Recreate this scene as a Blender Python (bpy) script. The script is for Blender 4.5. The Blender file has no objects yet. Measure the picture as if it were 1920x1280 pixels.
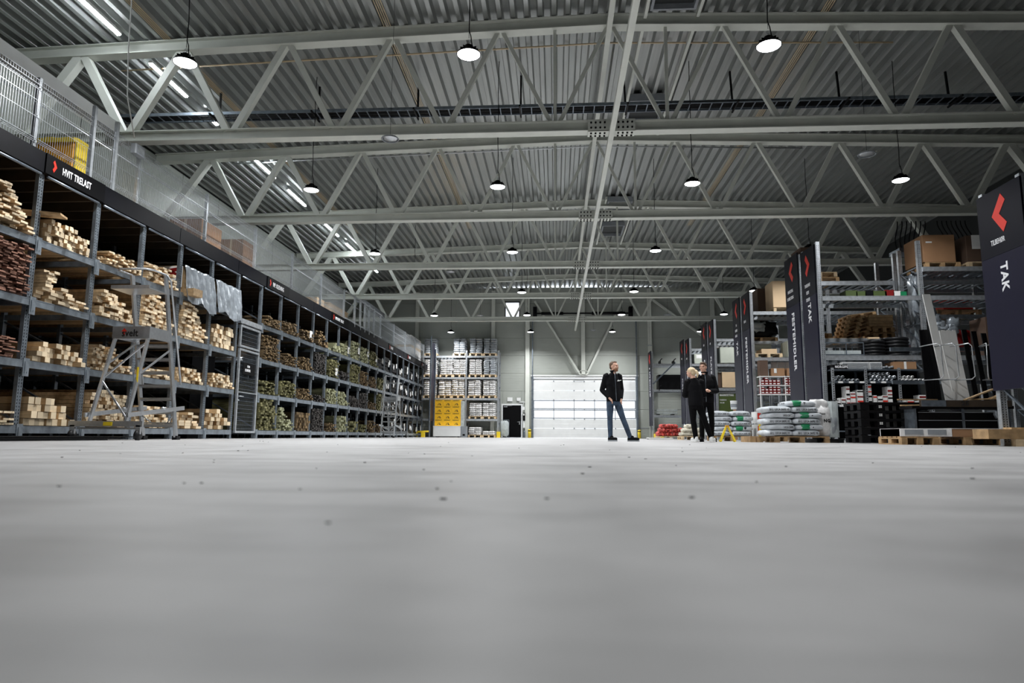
import bpy, math, random
from mathutils import Vector, Matrix
R = random.Random(7)
PI = math.pi
C = bpy.context.scene.collection
SC = bpy.context.scene

# ---------------------------------------------------------------- camera, world, exposure
CAM_H = 0.11
cam_d = bpy.data.cameras.new('camera'); cam = bpy.data.objects.new('camera', cam_d); C.objects.link(cam)
SC.camera = cam
cam_d.sensor_width = 36.0; cam_d.lens = 24.0; cam_d.clip_start = 0.02; cam_d.clip_end = 300
_y, _p, _r = math.radians(3.68), math.radians(7.87), 0.0066
_f = Vector((-math.sin(_y)*math.cos(_p), math.cos(_y)*math.cos(_p), math.sin(_p)))
_rt = Vector((math.cos(_y), math.sin(_y), 0)); _up = _rt.cross(_f)
_r2 = math.cos(_r)*_rt + math.sin(_r)*_up; _u2 = -math.sin(_r)*_rt + math.cos(_r)*_up
_m = Matrix((_r2, _u2, -_f)).transposed().to_4x4(); _m.translation = Vector((0, 0, CAM_H))
cam.matrix_world = _m
cam_d.dof.use_dof = True; cam_d.dof.focus_distance = 15.0; cam_d.dof.aperture_fstop = 2.8

W = bpy.data.worlds.new('overcast_sky'); SC.world = W; W.use_nodes = True
W.node_tree.nodes['Background'].inputs[0].default_value = (0.86, 0.92, 1.0, 1)
W.node_tree.nodes['Background'].inputs[1].default_value = 1.9
SC.view_settings.view_transform = 'Standard'; SC.view_settings.look = 'None'
SC.view_settings.gamma = 1.0; SC.view_settings.use_curve_mapping = False
SC.view_settings.exposure = EXPOSURE = 0.0
LAMP_W = 125.0        # watts of each high-bay lamp
TUBE_E = 95.0         # emission of the linear tubes
SC.cycles.max_bounces = 7; SC.cycles.diffuse_bounces = 4; SC.cycles.glossy_bounces = 3
SC.cycles.transparent_max_bounces = 12; SC.cycles.sample_clamp_indirect = 4.0

# ---------------------------------------------------------------- materials
MATS = {}
def mat(name, col, rough=0.6, metal=0.0, var=0.12, scale=6.0, bump=0.0, spec=0.5, rnd=0.0, emis=None, es=0.0, stretch=None, alpha=None):
    if name in MATS: return MATS[name]
    m = bpy.data.materials.new(name); m.use_nodes = True; nt = m.node_tree; N = nt.nodes; L = nt.links
    b = N['Principled BSDF']
    b.inputs['Roughness'].default_value = rough; b.inputs['Metallic'].default_value = metal
    b.inputs['Specular IOR Level'].default_value = spec
    tc = N.new('ShaderNodeTexCoord'); mp = N.new('ShaderNodeMapping'); L.new(tc.outputs['Object'], mp.inputs[0])
    if stretch: mp.inputs['Scale'].default_value = stretch
    nz = N.new('ShaderNodeTexNoise'); nz.inputs['Scale'].default_value = scale; nz.inputs['Detail'].default_value = 4
    L.new(mp.outputs[0], nz.inputs['Vector'])
    val = N.new('ShaderNodeMapRange'); val.inputs[1].default_value = 0.3; val.inputs[2].default_value = 0.7
    val.inputs[3].default_value = 1 - var; val.inputs[4].default_value = 1 + var
    L.new(nz.outputs['Fac'], val.inputs[0])
    src = val.outputs[0]
    if rnd > 0:
        oi = N.new('ShaderNodeObjectInfo'); ge = N.new('ShaderNodeNewGeometry')
        ad = N.new('ShaderNodeMath'); ad.operation = 'ADD'; L.new(oi.outputs['Random'], ad.inputs[0]); L.new(ge.outputs['Random Per Island'], ad.inputs[1])
        fr = N.new('ShaderNodeMath'); fr.operation = 'FRACT'; L.new(ad.outputs[0], fr.inputs[0])
        mr = N.new('ShaderNodeMapRange'); mr.inputs[3].default_value = 1 - rnd; mr.inputs[4].default_value = 1 + rnd * 0.6
        L.new(fr.outputs[0], mr.inputs[0])
        mu = N.new('ShaderNodeMath'); mu.operation = 'MULTIPLY'; L.new(src, mu.inputs[0]); L.new(mr.outputs[0], mu.inputs[1]); src = mu.outputs[0]
    mx = N.new('ShaderNodeMix'); mx.data_type = 'RGBA'; mx.blend_type = 'MULTIPLY'; mx.inputs[0].default_value = 1.0
    mx.inputs[6].default_value = (*col, 1); L.new(src, mx.inputs[7]); L.new(mx.outputs[2], b.inputs['Base Color'])
    if bump:
        bp = N.new('ShaderNodeBump'); bp.inputs['Strength'].default_value = bump; bp.inputs['Distance'].default_value = 0.02
        L.new(nz.outputs['Fac'], bp.inputs['Height']); L.new(bp.outputs[0], b.inputs['Normal'])
    if emis:
        b.inputs['Emission Color'].default_value = (*emis, 1); b.inputs['Emission Strength'].default_value = es
    if alpha is not None: b.inputs['Alpha'].default_value = alpha
    MATS[name] = m
    return m

def pane_mat(name, tint, clear=0.7):
    m = bpy.data.materials.new(name); m.use_nodes = True; N = m.node_tree.nodes; L = m.node_tree.links
    N.remove(N['Principled BSDF']); o = N['Material Output']
    t = N.new('ShaderNodeBsdfTransparent'); t.inputs[0].default_value = (*tint, 1)
    g = N.new('ShaderNodeBsdfGlossy'); g.inputs['Roughness'].default_value = 0.1
    tr = N.new('ShaderNodeBsdfTranslucent'); tr.inputs[0].default_value = (*tint, 1)
    a = N.new('ShaderNodeMixShader'); a.inputs[0].default_value = 1 - clear; L.new(t.outputs[0], a.inputs[1]); L.new(tr.outputs[0], a.inputs[2])
    c = N.new('ShaderNodeMixShader'); c.inputs[0].default_value = 0.06; L.new(a.outputs[0], c.inputs[1]); L.new(g.outputs[0], c.inputs[2])
    L.new(c.outputs[0], o.inputs[0]); MATS[name] = m
    return m

STEEL = mat('painted_truss_steel', (0.62, 0.64, 0.585), 0.45, 0, 0.05, 3)
GALV = mat('galvanised_rack_steel', (0.20, 0.235, 0.275), 0.38, 0.75, 0.25, 9, 0.02)
GALVM = mat('lit_front_galvanised_steel', (0.33, 0.375, 0.42), 0.36, 0.75, 0.22, 9, 0.02)  # brighter copy of the rack steel for its lit front parts
GALVL = mat('bright_galvanised_steel', (0.55, 0.58, 0.61), 0.35, 0.7, 0.18, 12)
DECK = mat('corrugated_roof_sheet', (0.38, 0.395, 0.385), 0.32, 0.6, 0.10, 2, 0, stretch=(6, .3, 1))
ALU = mat('brushed_aluminium', (0.54, 0.56, 0.58), 0.32, 0.85, 0.08, 20)
WALL = mat('sandwich_wall_panel', (0.37, 0.39, 0.355), 0.55, 0, 0.03, 2)
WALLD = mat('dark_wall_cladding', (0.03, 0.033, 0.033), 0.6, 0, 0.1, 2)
WHITE = mat('white_enamel', (0.80, 0.81, 0.80), 0.4, 0, 0.03, 3)
BLACK = mat('black_paint', (0.0012, 0.0012, 0.0018), 0.6, 0, 0.2, 5, spec=0.12)
BLKP = mat('black_plastic', (0.0022, 0.0022, 0.003), 0.5, 0, 0.2, 8, 0.1, spec=0.2)
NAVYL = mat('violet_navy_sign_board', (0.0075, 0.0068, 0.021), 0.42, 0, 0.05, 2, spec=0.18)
NAVY = mat('dark_navy_sign_board', (0.003, 0.003, 0.008), 0.42, 0, 0.05, 2, spec=0.15)
BAND = mat('black_fascia_board', (0.0018, 0.002, 0.004), 0.55, 0, 0.3, 4, 0.05, spec=0.15)
INK = mat('white_lettering', (0.80, 0.80, 0.82), 0.5, 0, 0.02)
INKB = mat('black_lettering', (0.01, 0.01, 0.01), 0.5)
RED = mat('red_vinyl', (0.65, 0.03, 0.015), 0.45, 0, 0.05)
DKRED = mat('dark_red_paint', (0.20, 0.008, 0.008), 0.4, 0, 0.1)
YEL = mat('yellow_paint', (0.85, 0.62, 0.02), 0.45, 0, 0.06)
YELB = mat('orange_yellow_carton', (0.90, 0.50, 0.012), 0.5, 0, 0.05)
ORG = mat('orange_and_shaded_yellow_plastic', (0.80, 0.36, 0.01), 0.45, 0, 0.05)
PALE = mat('pale_sawn_pine', (0.50, 0.34, 0.18), 0.7, 0, 0.25, 14, 0.15, rnd=0.5)
PALEE = mat('pine_end_grain', (0.80, 0.65, 0.44), 0.75, 0, 0.35, 22, 0.25, rnd=0.42)
REDB = mat('red_brown_cladding', (0.12, 0.05, 0.032), 0.7, 0, 0.3, 14, 0.15, rnd=0.5)
REDBE = mat('red_brown_board_end', (0.30, 0.15, 0.10), 0.7, 0, 0.3, 30, 0.15, rnd=0.5)
TRB = mat('brown_treated_board', (0.10, 0.066, 0.030), 0.75, 0, 0.3, 14, 0.15, rnd=0.5)
TRBE = mat('brown_treated_end', (0.22, 0.145, 0.065), 0.75, 0, 0.35, 30, 0.2, rnd=0.5)
TRG = mat('green_treated_board', (0.10, 0.095, 0.036), 0.75, 0, 0.25, 14, 0.15, rnd=0.45)
TRGE = mat('green_treated_end', (0.21, 0.195, 0.085), 0.75, 0, 0.3, 30, 0.2, rnd=0.45)
TRP = mat('pale_green_treated_board', (0.22, 0.22, 0.12), 0.75, 0, 0.25, 14, 0.15, rnd=0.4)
TRPE = mat('pale_green_treated_end', (0.40, 0.41, 0.25), 0.75, 0, 0.3, 30, 0.2, rnd=0.4)
DRK = mat('dark_stained_board', (0.025, 0.022, 0.020), 0.7, 0, 0.3, 14, 0.15, rnd=0.5)
DRKE = mat('dark_stained_end', (0.075, 0.066, 0.06), 0.7, 0, 0.3, 30, 0.15, rnd=0.5)
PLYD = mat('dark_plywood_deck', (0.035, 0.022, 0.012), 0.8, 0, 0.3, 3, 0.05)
PALW = mat('pallet_wood', (0.40, 0.255, 0.125), 0.8, 0, 0.25, 10, 0.15, rnd=0.25)
PALP = mat('pale_pallet_wood', (0.66, 0.50, 0.31), 0.8, 0, 0.2, 10, 0.15, rnd=0.2)
CARD = mat('brown_cardboard', (0.33, 0.18, 0.09), 0.8, 0, 0.06, 3)
CARDL = mat('light_cardboard', (0.68, 0.50, 0.31), 0.8, 0, 0.05, 3)
CARDD = mat('dark_cardboard', (0.10, 0.06, 0.04), 0.8, 0, 0.1, 3)
GREYB = mat('grey_green_carton', (0.46, 0.49, 0.42), 0.7, 0, 0.05, 3)
TAPE = mat('packing_tape', (0.60, 0.47, 0.30), 0.3, 0, 0.05)
PAPER = mat('white_paper', (0.80, 0.80, 0.78), 0.7, 0, 0.02)
SACKW = mat('white_sack_film', (0.80, 0.79, 0.78), 0.45, 0, 0.12, 16, 0.4)
SACKG = mat('grey_film_sack', (0.42, 0.45, 0.48), 0.3, 0, 0.3, 14, 0.7)
SACKL = mat('light_grey_clay_sack', (0.52, 0.55, 0.58), 0.38, 0, 0.15, 9, 0.5)
SACKR = mat('red_net_sack', (0.50, 0.06, 0.045), 0.6, 0, 0.75, 14, 0.9)
SACKC = mat('cream_sack', (0.62, 0.58, 0.47), 0.6, 0, 0.3, 14, 0.7)
GREEN = mat('green_sack_print', (0.01, 0.22, 0.085), 0.4, 0, 0.05)
FOIL = mat('silver_wrap_foil', (0.27, 0.30, 0.33), 0.28, 0.35, 0.3, 7, 0.6)
FILM = mat('clear_film', (0.70, 0.76, 0.76), 0.2, 0, 0.2, 6, 0.6, alpha=0.55)
RUB = mat('black_rubber', (0.005, 0.005, 0.006), 0.42, 0, 0.2, 6, spec=0.3)
OLIVE = mat('olive_green_board', (0.055, 0.085, 0.015), 0.6, 0, 0.05)
GRY = mat('mid_grey_plastic', (0.26, 0.28, 0.30), 0.5, 0, 0.1)
SKIN = mat('skin', (0.62, 0.36, 0.26), 0.55, 0, 0.05, 20)
HAIRB = mat('brown_hair', (0.10, 0.055, 0.03), 0.6, 0, 0.4, 60, 0.5, stretch=(1, 1, .2))
HAIRY = mat('blonde_hair', (0.62, 0.48, 0.30), 0.55, 0, 0.3, 60, 0.5, stretch=(1, 1, .2))
JACKET = mat('black_jacket_cloth', (0.0025, 0.0025, 0.0035), 0.8, 0, 0.2, 10, 0.4, spec=0.15)
JEANS = mat('blue_denim', (0.028, 0.048, 0.082), 0.85, 0, 0.45, 9, 0.4)
DKTRS = mat('black_trouser_cloth', (0.003, 0.003, 0.0035), 0.85, 0, 0.2, 10, 0.3, spec=0.1)
BEARD = mat('reddish_beard', (0.22, 0.10, 0.05), 0.8, 0, 0.3, 60, 0.4)
LENS = mat('lit_lamp_lens', (1, 1, 1), 0.4, emis=(0.96, 0.98, 1.0), es=14.0)
TUBE = mat('lit_tube', (1, 1, 1), 0.4, emis=(0.90, 0.96, 1.0), es=TUBE_E)
PANE = pane_mat('door_pane_plastic', (1, 1, 1), 0.5)
GLASS = pane_mat('window_pane', (1, 1, 1), 0.85)

def floor_mat():
    m = bpy.data.materials.new('polished_concrete'); m.use_nodes = True; N = m.node_tree.nodes; L = m.node_tree.links
    b = N['Principled BSDF']
    tc = N.new('ShaderNodeTexCoord')
    def noise(sc, det, stretch=(1, 1, 1), rot=0):
        mp = N.new('ShaderNodeMapping'); mp.inputs['Scale'].default_value = stretch; mp.inputs['Rotation'].default_value = (0, 0, rot)
        n = N.new('ShaderNodeTexNoise'); n.inputs['Scale'].default_value = sc; n.inputs['Detail'].default_value = det
        L.new(tc.outputs['Object'], mp.inputs[0]); L.new(mp.outputs[0], n.inputs['Vector']); return n
    a = noise(2.2, 5); s = noise(1.1, 4, (1.0, 4.5, 1), 0.5); d = noise(9, 6)
    def rng(n, lo, hi, o0, o1):
        r = N.new('ShaderNodeMapRange'); r.inputs[1].default_value = lo; r.inputs[2].default_value = hi; r.inputs[3].default_value = o0; r.inputs[4].default_value = o1
        L.new(n.outputs['Fac'], r.inputs[0]); return r.outputs[0]
    def mul(x, y):
        q = N.new('ShaderNodeMath'); q.operation = 'MULTIPLY'; L.new(x, q.inputs[0]); L.new(y, q.inputs[1]); return q.outputs[0]
    v = mul(mul(rng(a, .3, .7, .84, 1.1), rng(s, .35, .5, .80, 1.0)), rng(d, .3, .7, .95, 1.05))
    mx = N.new('ShaderNodeMix'); mx.data_type = 'RGBA'; mx.blend_type = 'MULTIPLY'; mx.inputs[0].default_value = 1
    mx.inputs[6].default_value = FLOOR_COL; L.new(v, mx.inputs[7]); L.new(mx.outputs[2], b.inputs['Base Color'])
    L.new(rng(a, .3, .7, .36, .52), b.inputs['Roughness'])
    b.inputs['Specular IOR Level'].default_value = 0.3
    return m
FLOOR_COL = (0.42, 0.415, 0.412, 1)
FLOORM = floor_mat()

# ---------------------------------------------------------------- mesh helpers
class MB:
    def __init__(s): s.v = []; s.f = []; s.mi = []; s.sm = []
    def add(s, vs, fs, mi=0, sm=False):
        o = len(s.v); s.v += [tuple(v) for v in vs]
        for f in fs: s.f.append(tuple(i + o for i in f)); s.mi.append(mi); s.sm.append(sm)
        return s
    def box(s, x0, x1, y0, y1, z0, z1, mi=0, M=None):
        vs = [Vector((x, y, z)) for z in (z0, z1) for y in (y0, y1) for x in (x0, x1)]
        if M: vs = [M @ v for v in vs]
        return s.add(vs, [(0, 2, 3, 1), (4, 5, 7, 6), (0, 1, 5, 4), (2, 6, 7, 3), (0, 4, 6, 2), (1, 3, 7, 5)], mi)
    def cbox(s, x0, x1, y0, y1, z0, z1, c=0.01, mi=0):      # box with chamfered vertical edges
        p = [(x0+c, y0), (x1-c, y0), (x1, y0+c), (x1, y1-c), (x1-c, y1), (x0+c, y1), (x0, y1-c), (x0, y0+c)]
        return s.prism(p, z0, z1, mi)
    def prism(s, p, z0, z1, mi=0, sm=False):
        n = len(p); vs = [(x, y, z0) for x, y in p] + [(x, y, z1) for x, y in p]
        return s.add(vs, [tuple(range(n))[::-1], tuple(range(n, 2*n))] + [(i, (i+1) % n, n+(i+1) % n, n+i) for i in range(n)], mi, sm)
    def beam(s, p, q, w, h, mi=0, up=(0, 0, 1)):
        p, q = Vector(p), Vector(q); d = (q - p); L = d.length; d.normalize(); u = Vector(up)
        if abs(d.dot(u)) > 0.98: u = Vector((0, 1, 0))
        r = d.cross(u).normalized(); u = r.cross(d)
        vs = [p + r*a*w/2 + u*b*h/2 + d*t for t in (0, L) for b in (-1, 1) for a in (-1, 1)]
        return s.add(vs, [(0, 2, 3, 1), (4, 5, 7, 6), (0, 1, 5, 4), (2, 6, 7, 3), (0, 4, 6, 2), (1, 3, 7, 5)], mi)
    def ibeam(s, p, q, w, h, t=0.02, mi=0):                # steel I section
        p, q = Vector(p), Vector(q); d = (q-p).normalized(); r = d.cross(Vector((0, 0, 1))).normalized(); u = r.cross(d)
        s.beam(p - u*(h/2 - t/2), q - u*(h/2 - t/2), w, t, mi); s.beam(p + u*(h/2 - t/2), q + u*(h/2 - t/2), w, t, mi)
        return s.beam(p, q, w*0.3, h - 2*t, mi)
    def tube(s, pts, r, n=8, mi=0, sm=True, cap=True):
        pts = [Vector(p) for p in pts]; rs = r if isinstance(r, (list, tuple)) else [r]*len(pts)
        rings = []; prev = None
        for i, p in enumerate(pts):
            d = (pts[min(i+1, len(pts)-1)] - pts[max(i-1, 0)]).normalized()
            if prev is None: a = d.orthogonal().normalized()
            else: a = (prev - d*prev.dot(d)).normalized()
            prev = a; b = d.cross(a)
            rings.append([p + (a*math.cos(2*PI*k/n) + b*math.sin(2*PI*k/n))*rs[i] for k in range(n)])
        vs = [v for R_ in rings for v in R_]
        fs = [(i*n+k, i*n+(k+1) % n, (i+1)*n+(k+1) % n, (i+1)*n+k) for i in range(len(pts)-1) for k in range(n)]
        if cap: fs += [tuple(range(n))[::-1], tuple((len(pts)-1)*n+k for k in range(n))]
        return s.add(vs, fs, mi, sm)
    def lathe(s, prof, c=(0, 0, 0), n=20, mi=0, sm=True):
        cx, cy, cz = c; vs = []
        for r, z in prof: vs += [(cx + r*math.cos(2*PI*k/n), cy + r*math.sin(2*PI*k/n), cz + z) for k in range(n)]
        fs = [(i*n+k, i*n+(k+1) % n, (i+1)*n+(k+1) % n, (i+1)*n+k) for i in range(len(prof)-1) for k in range(n)]
        return s.add(vs, fs, mi, sm)
    def mesh(s, name, mats, o=(0, 0, 0)):
        me = bpy.data.meshes.new(name); ox, oy, oz = o
        me.from_pydata([(x-ox, y-oy, z-oz) for x, y, z in s.v], [], s.f)
        for m in (mats if isinstance(mats, (list, tuple)) else [mats]): me.materials.append(m)
        me.polygons.foreach_set('material_index', s.mi); me.polygons.foreach_set('use_smooth', s.sm); me.update()
        return me

def wloc(p):
    v = Vector((0, 0, 0))
    while p is not None: v += p.location; p = p.parent
    return v
def put(name, me, parent=None, loc=(0, 0, 0), rot=(0, 0, 0), scale=None):
    o = bpy.data.objects.new(name, me); C.objects.link(o); o.location = loc; o.rotation_euler = rot
    if scale: o.scale = scale
    if parent: o.parent = parent
    return o
def part(name, mb, mats, parent, label=None, kind=None):     # mesh given in world coordinates
    o = put(name, mb.mesh(name, mats, wloc(parent)), parent)
    if label: o['label'] = label
    if kind: o['kind'] = kind
    return o
def tag(o, label, cat, group=None, kind=None):
    o['label'] = label; o['category'] = cat
    if group: o['group'] = group
    if kind: o['kind'] = kind
    return o
def thing(name, label, cat, loc=(0, 0, 0), group=None, rz=0):
    o = bpy.data.objects.new(name, None); C.objects.link(o); o.location = loc; o.rotation_euler = (0, 0, rz); o.empty_display_size = 0.1
    return tag(o, label, cat, group)
def solo(name, mb, mats, label, cat, group=None, kind=None):  # one-mesh thing, origin at its base centre
    xs = [v[0] for v in mb.v]; ys = [v[1] for v in mb.v]; zs = [v[2] for v in mb.v]
    o_ = ((min(xs)+max(xs))/2, (min(ys)+max(ys))/2, min(zs))
    o = put(name, mb.mesh(name, mats, o_), None, o_)
    return tag(o, label, cat, group, kind)
def struct(name, mb, mats, parent=None):
    o = put(name, mb.mesh(name, mats), parent)
    if parent is None: o['kind'] = 'structure'
    return o
def copytree(o, loc, label=None, group=None, rz=None):
    r = o.copy(); C.objects.link(r); r.location = loc
    if rz is not None: r.rotation_euler = (0, 0, rz)
    if label: r['label'] = label
    if group: r['group'] = group
    for ch in list(o.children):
        c = ch.copy(); C.objects.link(c); c.parent = r
        for g in list(ch.children):
            d = g.copy(); C.objects.link(d); d.parent = c
    return r

_TX = {}
def text(name, s, size, loc, face, parent, m, sx=0.75, bold=0.012, th=0.002):
    """flat lettering: face 'x' reads from +X, '-x' reads from -X, 'y' reads from -Y, 'down-x'/'down' runs down a board"""
    cu = bpy.data.curves.new(name, 'FONT'); cu.body = s; cu.size = size; cu.offset = bold*size; cu.extrude = th
    cu.align_x = 'LEFT'; cu.align_y = 'CENTER'; cu.resolution_u = 2; cu.space_character = 1.0 + 3.2*bold
    t = bpy.data.objects.new(name, cu); C.objects.link(t)
    dg = bpy.context.evaluated_depsgraph_get(); me = bpy.data.meshes.new_from_object(t.evaluated_get(dg))
    bpy.data.objects.remove(t); me.materials.clear(); me.materials.append(m)
    X, Y, Z = Vector((1, 0, 0)), Vector((0, 1, 0)), Vector((0, 0, 1))
    ax = {'x': (Y, Z), '-x': (-Y, Z), 'y': (X, Z), 'down-x': (-Z, -Y), 'down': (-Z, X), 'up': (X, Y)}[face]
    n = ax[0].cross(ax[1]); M = Matrix((ax[0]*sx, ax[1], n)).transposed().to_4x4()
    me.transform(M)
    o = put(name, me, parent, Vector(loc) - (wloc(parent) if parent else Vector()))
    return o

def chevron(c, w, h, t, face, mi=0, flip=1):
    """arrowhead < polygon of stroke t centred at c; in the (a, z) plane of the face"""
    a = flip
    pts = [(-w/2*a, 0), (w/2*a - t*.6*a, h/2), (w/2*a, h/2 - t*.8), (-w/2*a + t*1.1*a, 0), (w/2*a, -h/2 + t*.8), (w/2*a - t*.6*a, -h/2)]
    mb = MB(); vs = []
    for d in (-0.002, 0.002):
        for u, z in pts:
            vs.append((c[0]+u, c[1]+d, c[2]+z) if face == 'y' else (c[0]+d, c[1]+u, c[2]+z))
    n = len(pts)
    for k in (0, n):
        pass
    fs = []
    for k in (0, n): fs += [(k, k+1, k+2, k+3), (k, k+3, k+4, k+5)]
    fs += [(i, (i+1) % n, n+(i+1) % n, n+i) for i in range(n)]
    return mb.add(vs, fs, mi)
# ================================================================ THE SHELL
XL, XR, YB, YF = -13.2, 15.8, 43.2, -9.0
RIDGE = 1.25
def roof_z(x): return 9.66 - 0.030*abs(x - RIDGE)           # underside of the roof sheets
mb = MB(); mb.box(XL-.2, XR+.2, YF, YB+.2, -0.2, 0); fl = struct('floor', mb, FLOORM)
# small dark scraps and spots lying on the floor in front of the camera
for k in range(60):
    yy = R.uniform(1.2, 11) if k > 12 else R.uniform(.8, 3); xx = R.uniform(-.75, .75)*yy
    mb = MB(); r = R.uniform(.002, .0042)*(1 + yy*.13); n = 6
    mb.prism([(xx + r*R.uniform(.6, 1.2)*math.cos(2*PI*i/n)*1.3, yy + r*R.uniform(.6, 1.2)*math.sin(2*PI*i/n)) for i in range(n)], 0.0002, 0.0002 + r*.5)
    tag(part('grit', mb, BLKP, None), 'tiny dark crumb of grit lying on the bare concrete floor', 'debris', 'grit scattered over the concrete floor')

# corrugated roof: trapezoidal ribs running along the hall
mb = MB(); per = 0.31; dep = 0.15
prof = []; x = XL - .2
while x < XR + .2:
    prof += [(x, 0), (x + .10, 0), (x + .135, dep), (x + .275, dep)]; x += per
vs = [(px, yy, roof_z(px) + pz) for yy in (YF, YB + .2) for px, pz in prof]; n = len(prof)
mb.add(vs, [(i, i+1, n+i+1, n+i) for i in range(n-1)])
struct('ceiling', mb, DECK)
mb = MB(); mb.box(XL-.3, XR+.3, YF-.1, YB+.3, 9.95, 10.1); struct('trim_1', mb, WALLD)   # roof build-up over the sheets
mb = MB(); mb.box(XL-.3, XL, YF, YB, 0, 10.0); wl_ = struct('wall_left', mb, WALLD)
for k in range(20):                                          # vertical cladding sheets above the mezzanine, near end's darkness put into the colour
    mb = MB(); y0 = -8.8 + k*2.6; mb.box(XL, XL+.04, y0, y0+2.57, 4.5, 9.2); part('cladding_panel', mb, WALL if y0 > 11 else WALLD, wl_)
mb = MB(); mb.box(XR, XR+.3, YF, YB, 0, 10.0); struct('wall_right', mb, WALLD)
mb = MB(); mb.box(XL, XR, YF-.3, YF, 0, 10.0); struct('wall_front', mb, WALLD)

# back wall of horizontal sandwich panels around the openings
wb = bpy.data.objects.new('wall_back', None); C.objects.link(wb); wb['kind'] = 'structure'
wb.location = (RIDGE, YB, 0)
cols = [XL, -8.95, -6.4, -4.0, -1.72, 5.22, 6.0, 9.9, XR]
holes = [(-3.34, -2.16, 0, 2.03), (-1.45, 5.02, 0, 3.84), (-3.22, -2.32, 7.62, 8.66)]
H0 = [0, .66, 1.79, 2.92, 4.05, 5.18, 6.31, 7.44, 8.57, 9.6]
for i in range(len(cols)-1):
    for j in range(len(H0)-1):
        xs = [(cols[i], cols[i+1])]
        boxes = [(cols[i], cols[i+1], H0[j], H0[j+1])]
        for (a, b_, c, d) in holes:
            nb = []
            for (x0, x1, z0, z1) in boxes:
                if b_ <= x0 or a >= x1 or d <= z0 or c >= z1: nb.append((x0, x1, z0, z1)); continue
                if a > x0: nb.append((x0, a, z0, z1))
                if b_ < x1: nb.append((b_, x1, z0, z1))
                m0, m1 = max(x0, a), min(x1, b_)
                if c > z0: nb.append((m0, m1, z0, c))
                if d < z1: nb.append((m0, m1, d, z1))
            boxes = nb
        if boxes:
            mb = MB()
            for (x0, x1, z0, z1) in boxes:
                mb.box(x0+.004, x1-.004, YB, YB+.18, z0+.006, z1-.006)
                if (x0, x1) == (cols[i], cols[i+1]):          # shallow ribs rolled into the panel
                    zz = z0 + .16
                    while zz < z1 - .1: mb.box(x0+.02, x1-.02, YB-.006, YB, zz, zz+.012); zz += .16
            part('wall_panel', mb, WALL, wb)
mb = MB()
for (x0, x1, z0, z1) in [(XL, -3.34, 0, 9.6), (-3.34, -2.16, 2.03, 7.62), (-3.34, -3.22, 7.6, 9.6), (-2.32, -2.16, 7.6, 9.6), (-3.3, -2.2, 8.66, 9.6), (-2.16, -1.45, 0, 9.6), (-1.45, 5.02, 3.84, 9.6), (5.02, XR, 0, 9.6)]:
    mb.box(x0, x1, YB+.185, YB+.25, z0, z1)
part('outer_skin', mb, WALLD, wb)

# high window in the back wall
mb = MB()
for a in ((-3.26, -3.20), (-2.34, -2.28)): mb.box(a[0], a[1], YB-.03, YB+.2, 7.58, 8.70)
for z in ((7.58, 7.64), (8.64, 8.70)): mb.box(-3.26, -2.28, YB-.03, YB+.2, z[0], z[1])
w1 = struct('window_1', mb, WALLD)
mb = MB(); mb.box(-3.2, -2.34, YB+.08, YB+.1, 7.64, 8.64); part('pane', mb, GLASS, w1)

# sectional garage door
d1 = bpy.data.objects.new('door_1', None); C.objects.link(d1); d1['kind'] = 'structure'; d1.location = (1.78, YB, 0)
zs = [0.02, .61, 1.20, 1.79, 2.38, 2.97, 3.56, 3.74]
PX = [-1.40 + k*(6.40/5) for k in range(6)]
for j in range(7):
    z0, z1 = zs[j], zs[j+1]-.015
    mb = MB()
    if j in (2, 3):
        mb.box(-1.40, 5.0, YB+.02, YB+.07, z0, z0+.06, 1); mb.box(-1.40, 5.0, YB+.02, YB+.07, z1-.06, z1, 1)
        for k, x in enumerate(PX):
            w = .02 if 0 < k < 5 else .05
            mb.box(x-w, x+w, YB+.02, YB+.07, z0+.06, z1-.06, 1)
        s = part('glazed_door_section', mb, [WHITE, GRY], d1, 'glazed section of the white garage door')
        for k in range(5):
            p_ = MB(); p_.box(PX[k]+.02, PX[k+1]-.02, YB+.04, YB+.05, z0+.06, z1-.06); part('pane', p_, PANE, s)
    else:
        mb.box(-1.40, 5.0, YB+.02, YB+.07, z0, z1)
        for zz in (z0+.2, z0+.39):
            if zz < z1-.05: mb.box(-1.38, 4.98, YB+.015, YB+.02, zz, zz+.006)
        part('door_section', mb, WHITE, d1)
mb = MB()
for z in zs[1:-1]:
    for x in (PX[1], PX[2], (PX[2]+PX[3])/2, PX[3], PX[4]): mb.box(x-.035, x+.035, YB-.005, YB+.02, z-.045, z+.03)
part('hinge_plates', mb, GRY, d1, kind='stuff')
for x in (-1.52, 5.02):
    mb = MB(); mb.box(x, x+.12, YB-.12, YB+.02, 0, 3.85); mb.box(x+.03, x+.09, YB-.24, YB-.12, 0, 7.5)
    for z in zs: mb.box(x-.01, x+.13, YB-.14, YB-.1, z-.03, z+.03)
    part('door_track', mb, GALV, d1, 'grey vertical lifting track')
mb = MB(); mb.box(-1.52, 5.14, YB-.1, YB+.02, 3.76, 3.88); mb.box(-1.56, 5.18, YB-.16, YB-.1, 3.86, 3.93); part('lintel', mb, WHITE, d1)
mb = MB(); mb.tube([(-1.2, YB-.3, 7.85), (4.6, YB-.3, 7.85)], .05, 8); mb.tube([(-.9, YB-.3, 7.85), (.5, YB-.3, 7.85)], .10, 10); mb.tube([(2.3, YB-.3, 7.85), (4.4, YB-.3, 7.85)], .10, 10)
for x in (-1.3, 4.75): mb.tube([(x-.07, YB-.3, 7.85), (x+.07, YB-.3, 7.85)], .26, 14); mb.box(x-.12, x+.12, YB-.5, YB-.02, 7.6, 8.25)
part('torsion_spring_shaft', mb, BLKP, d1)
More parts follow.
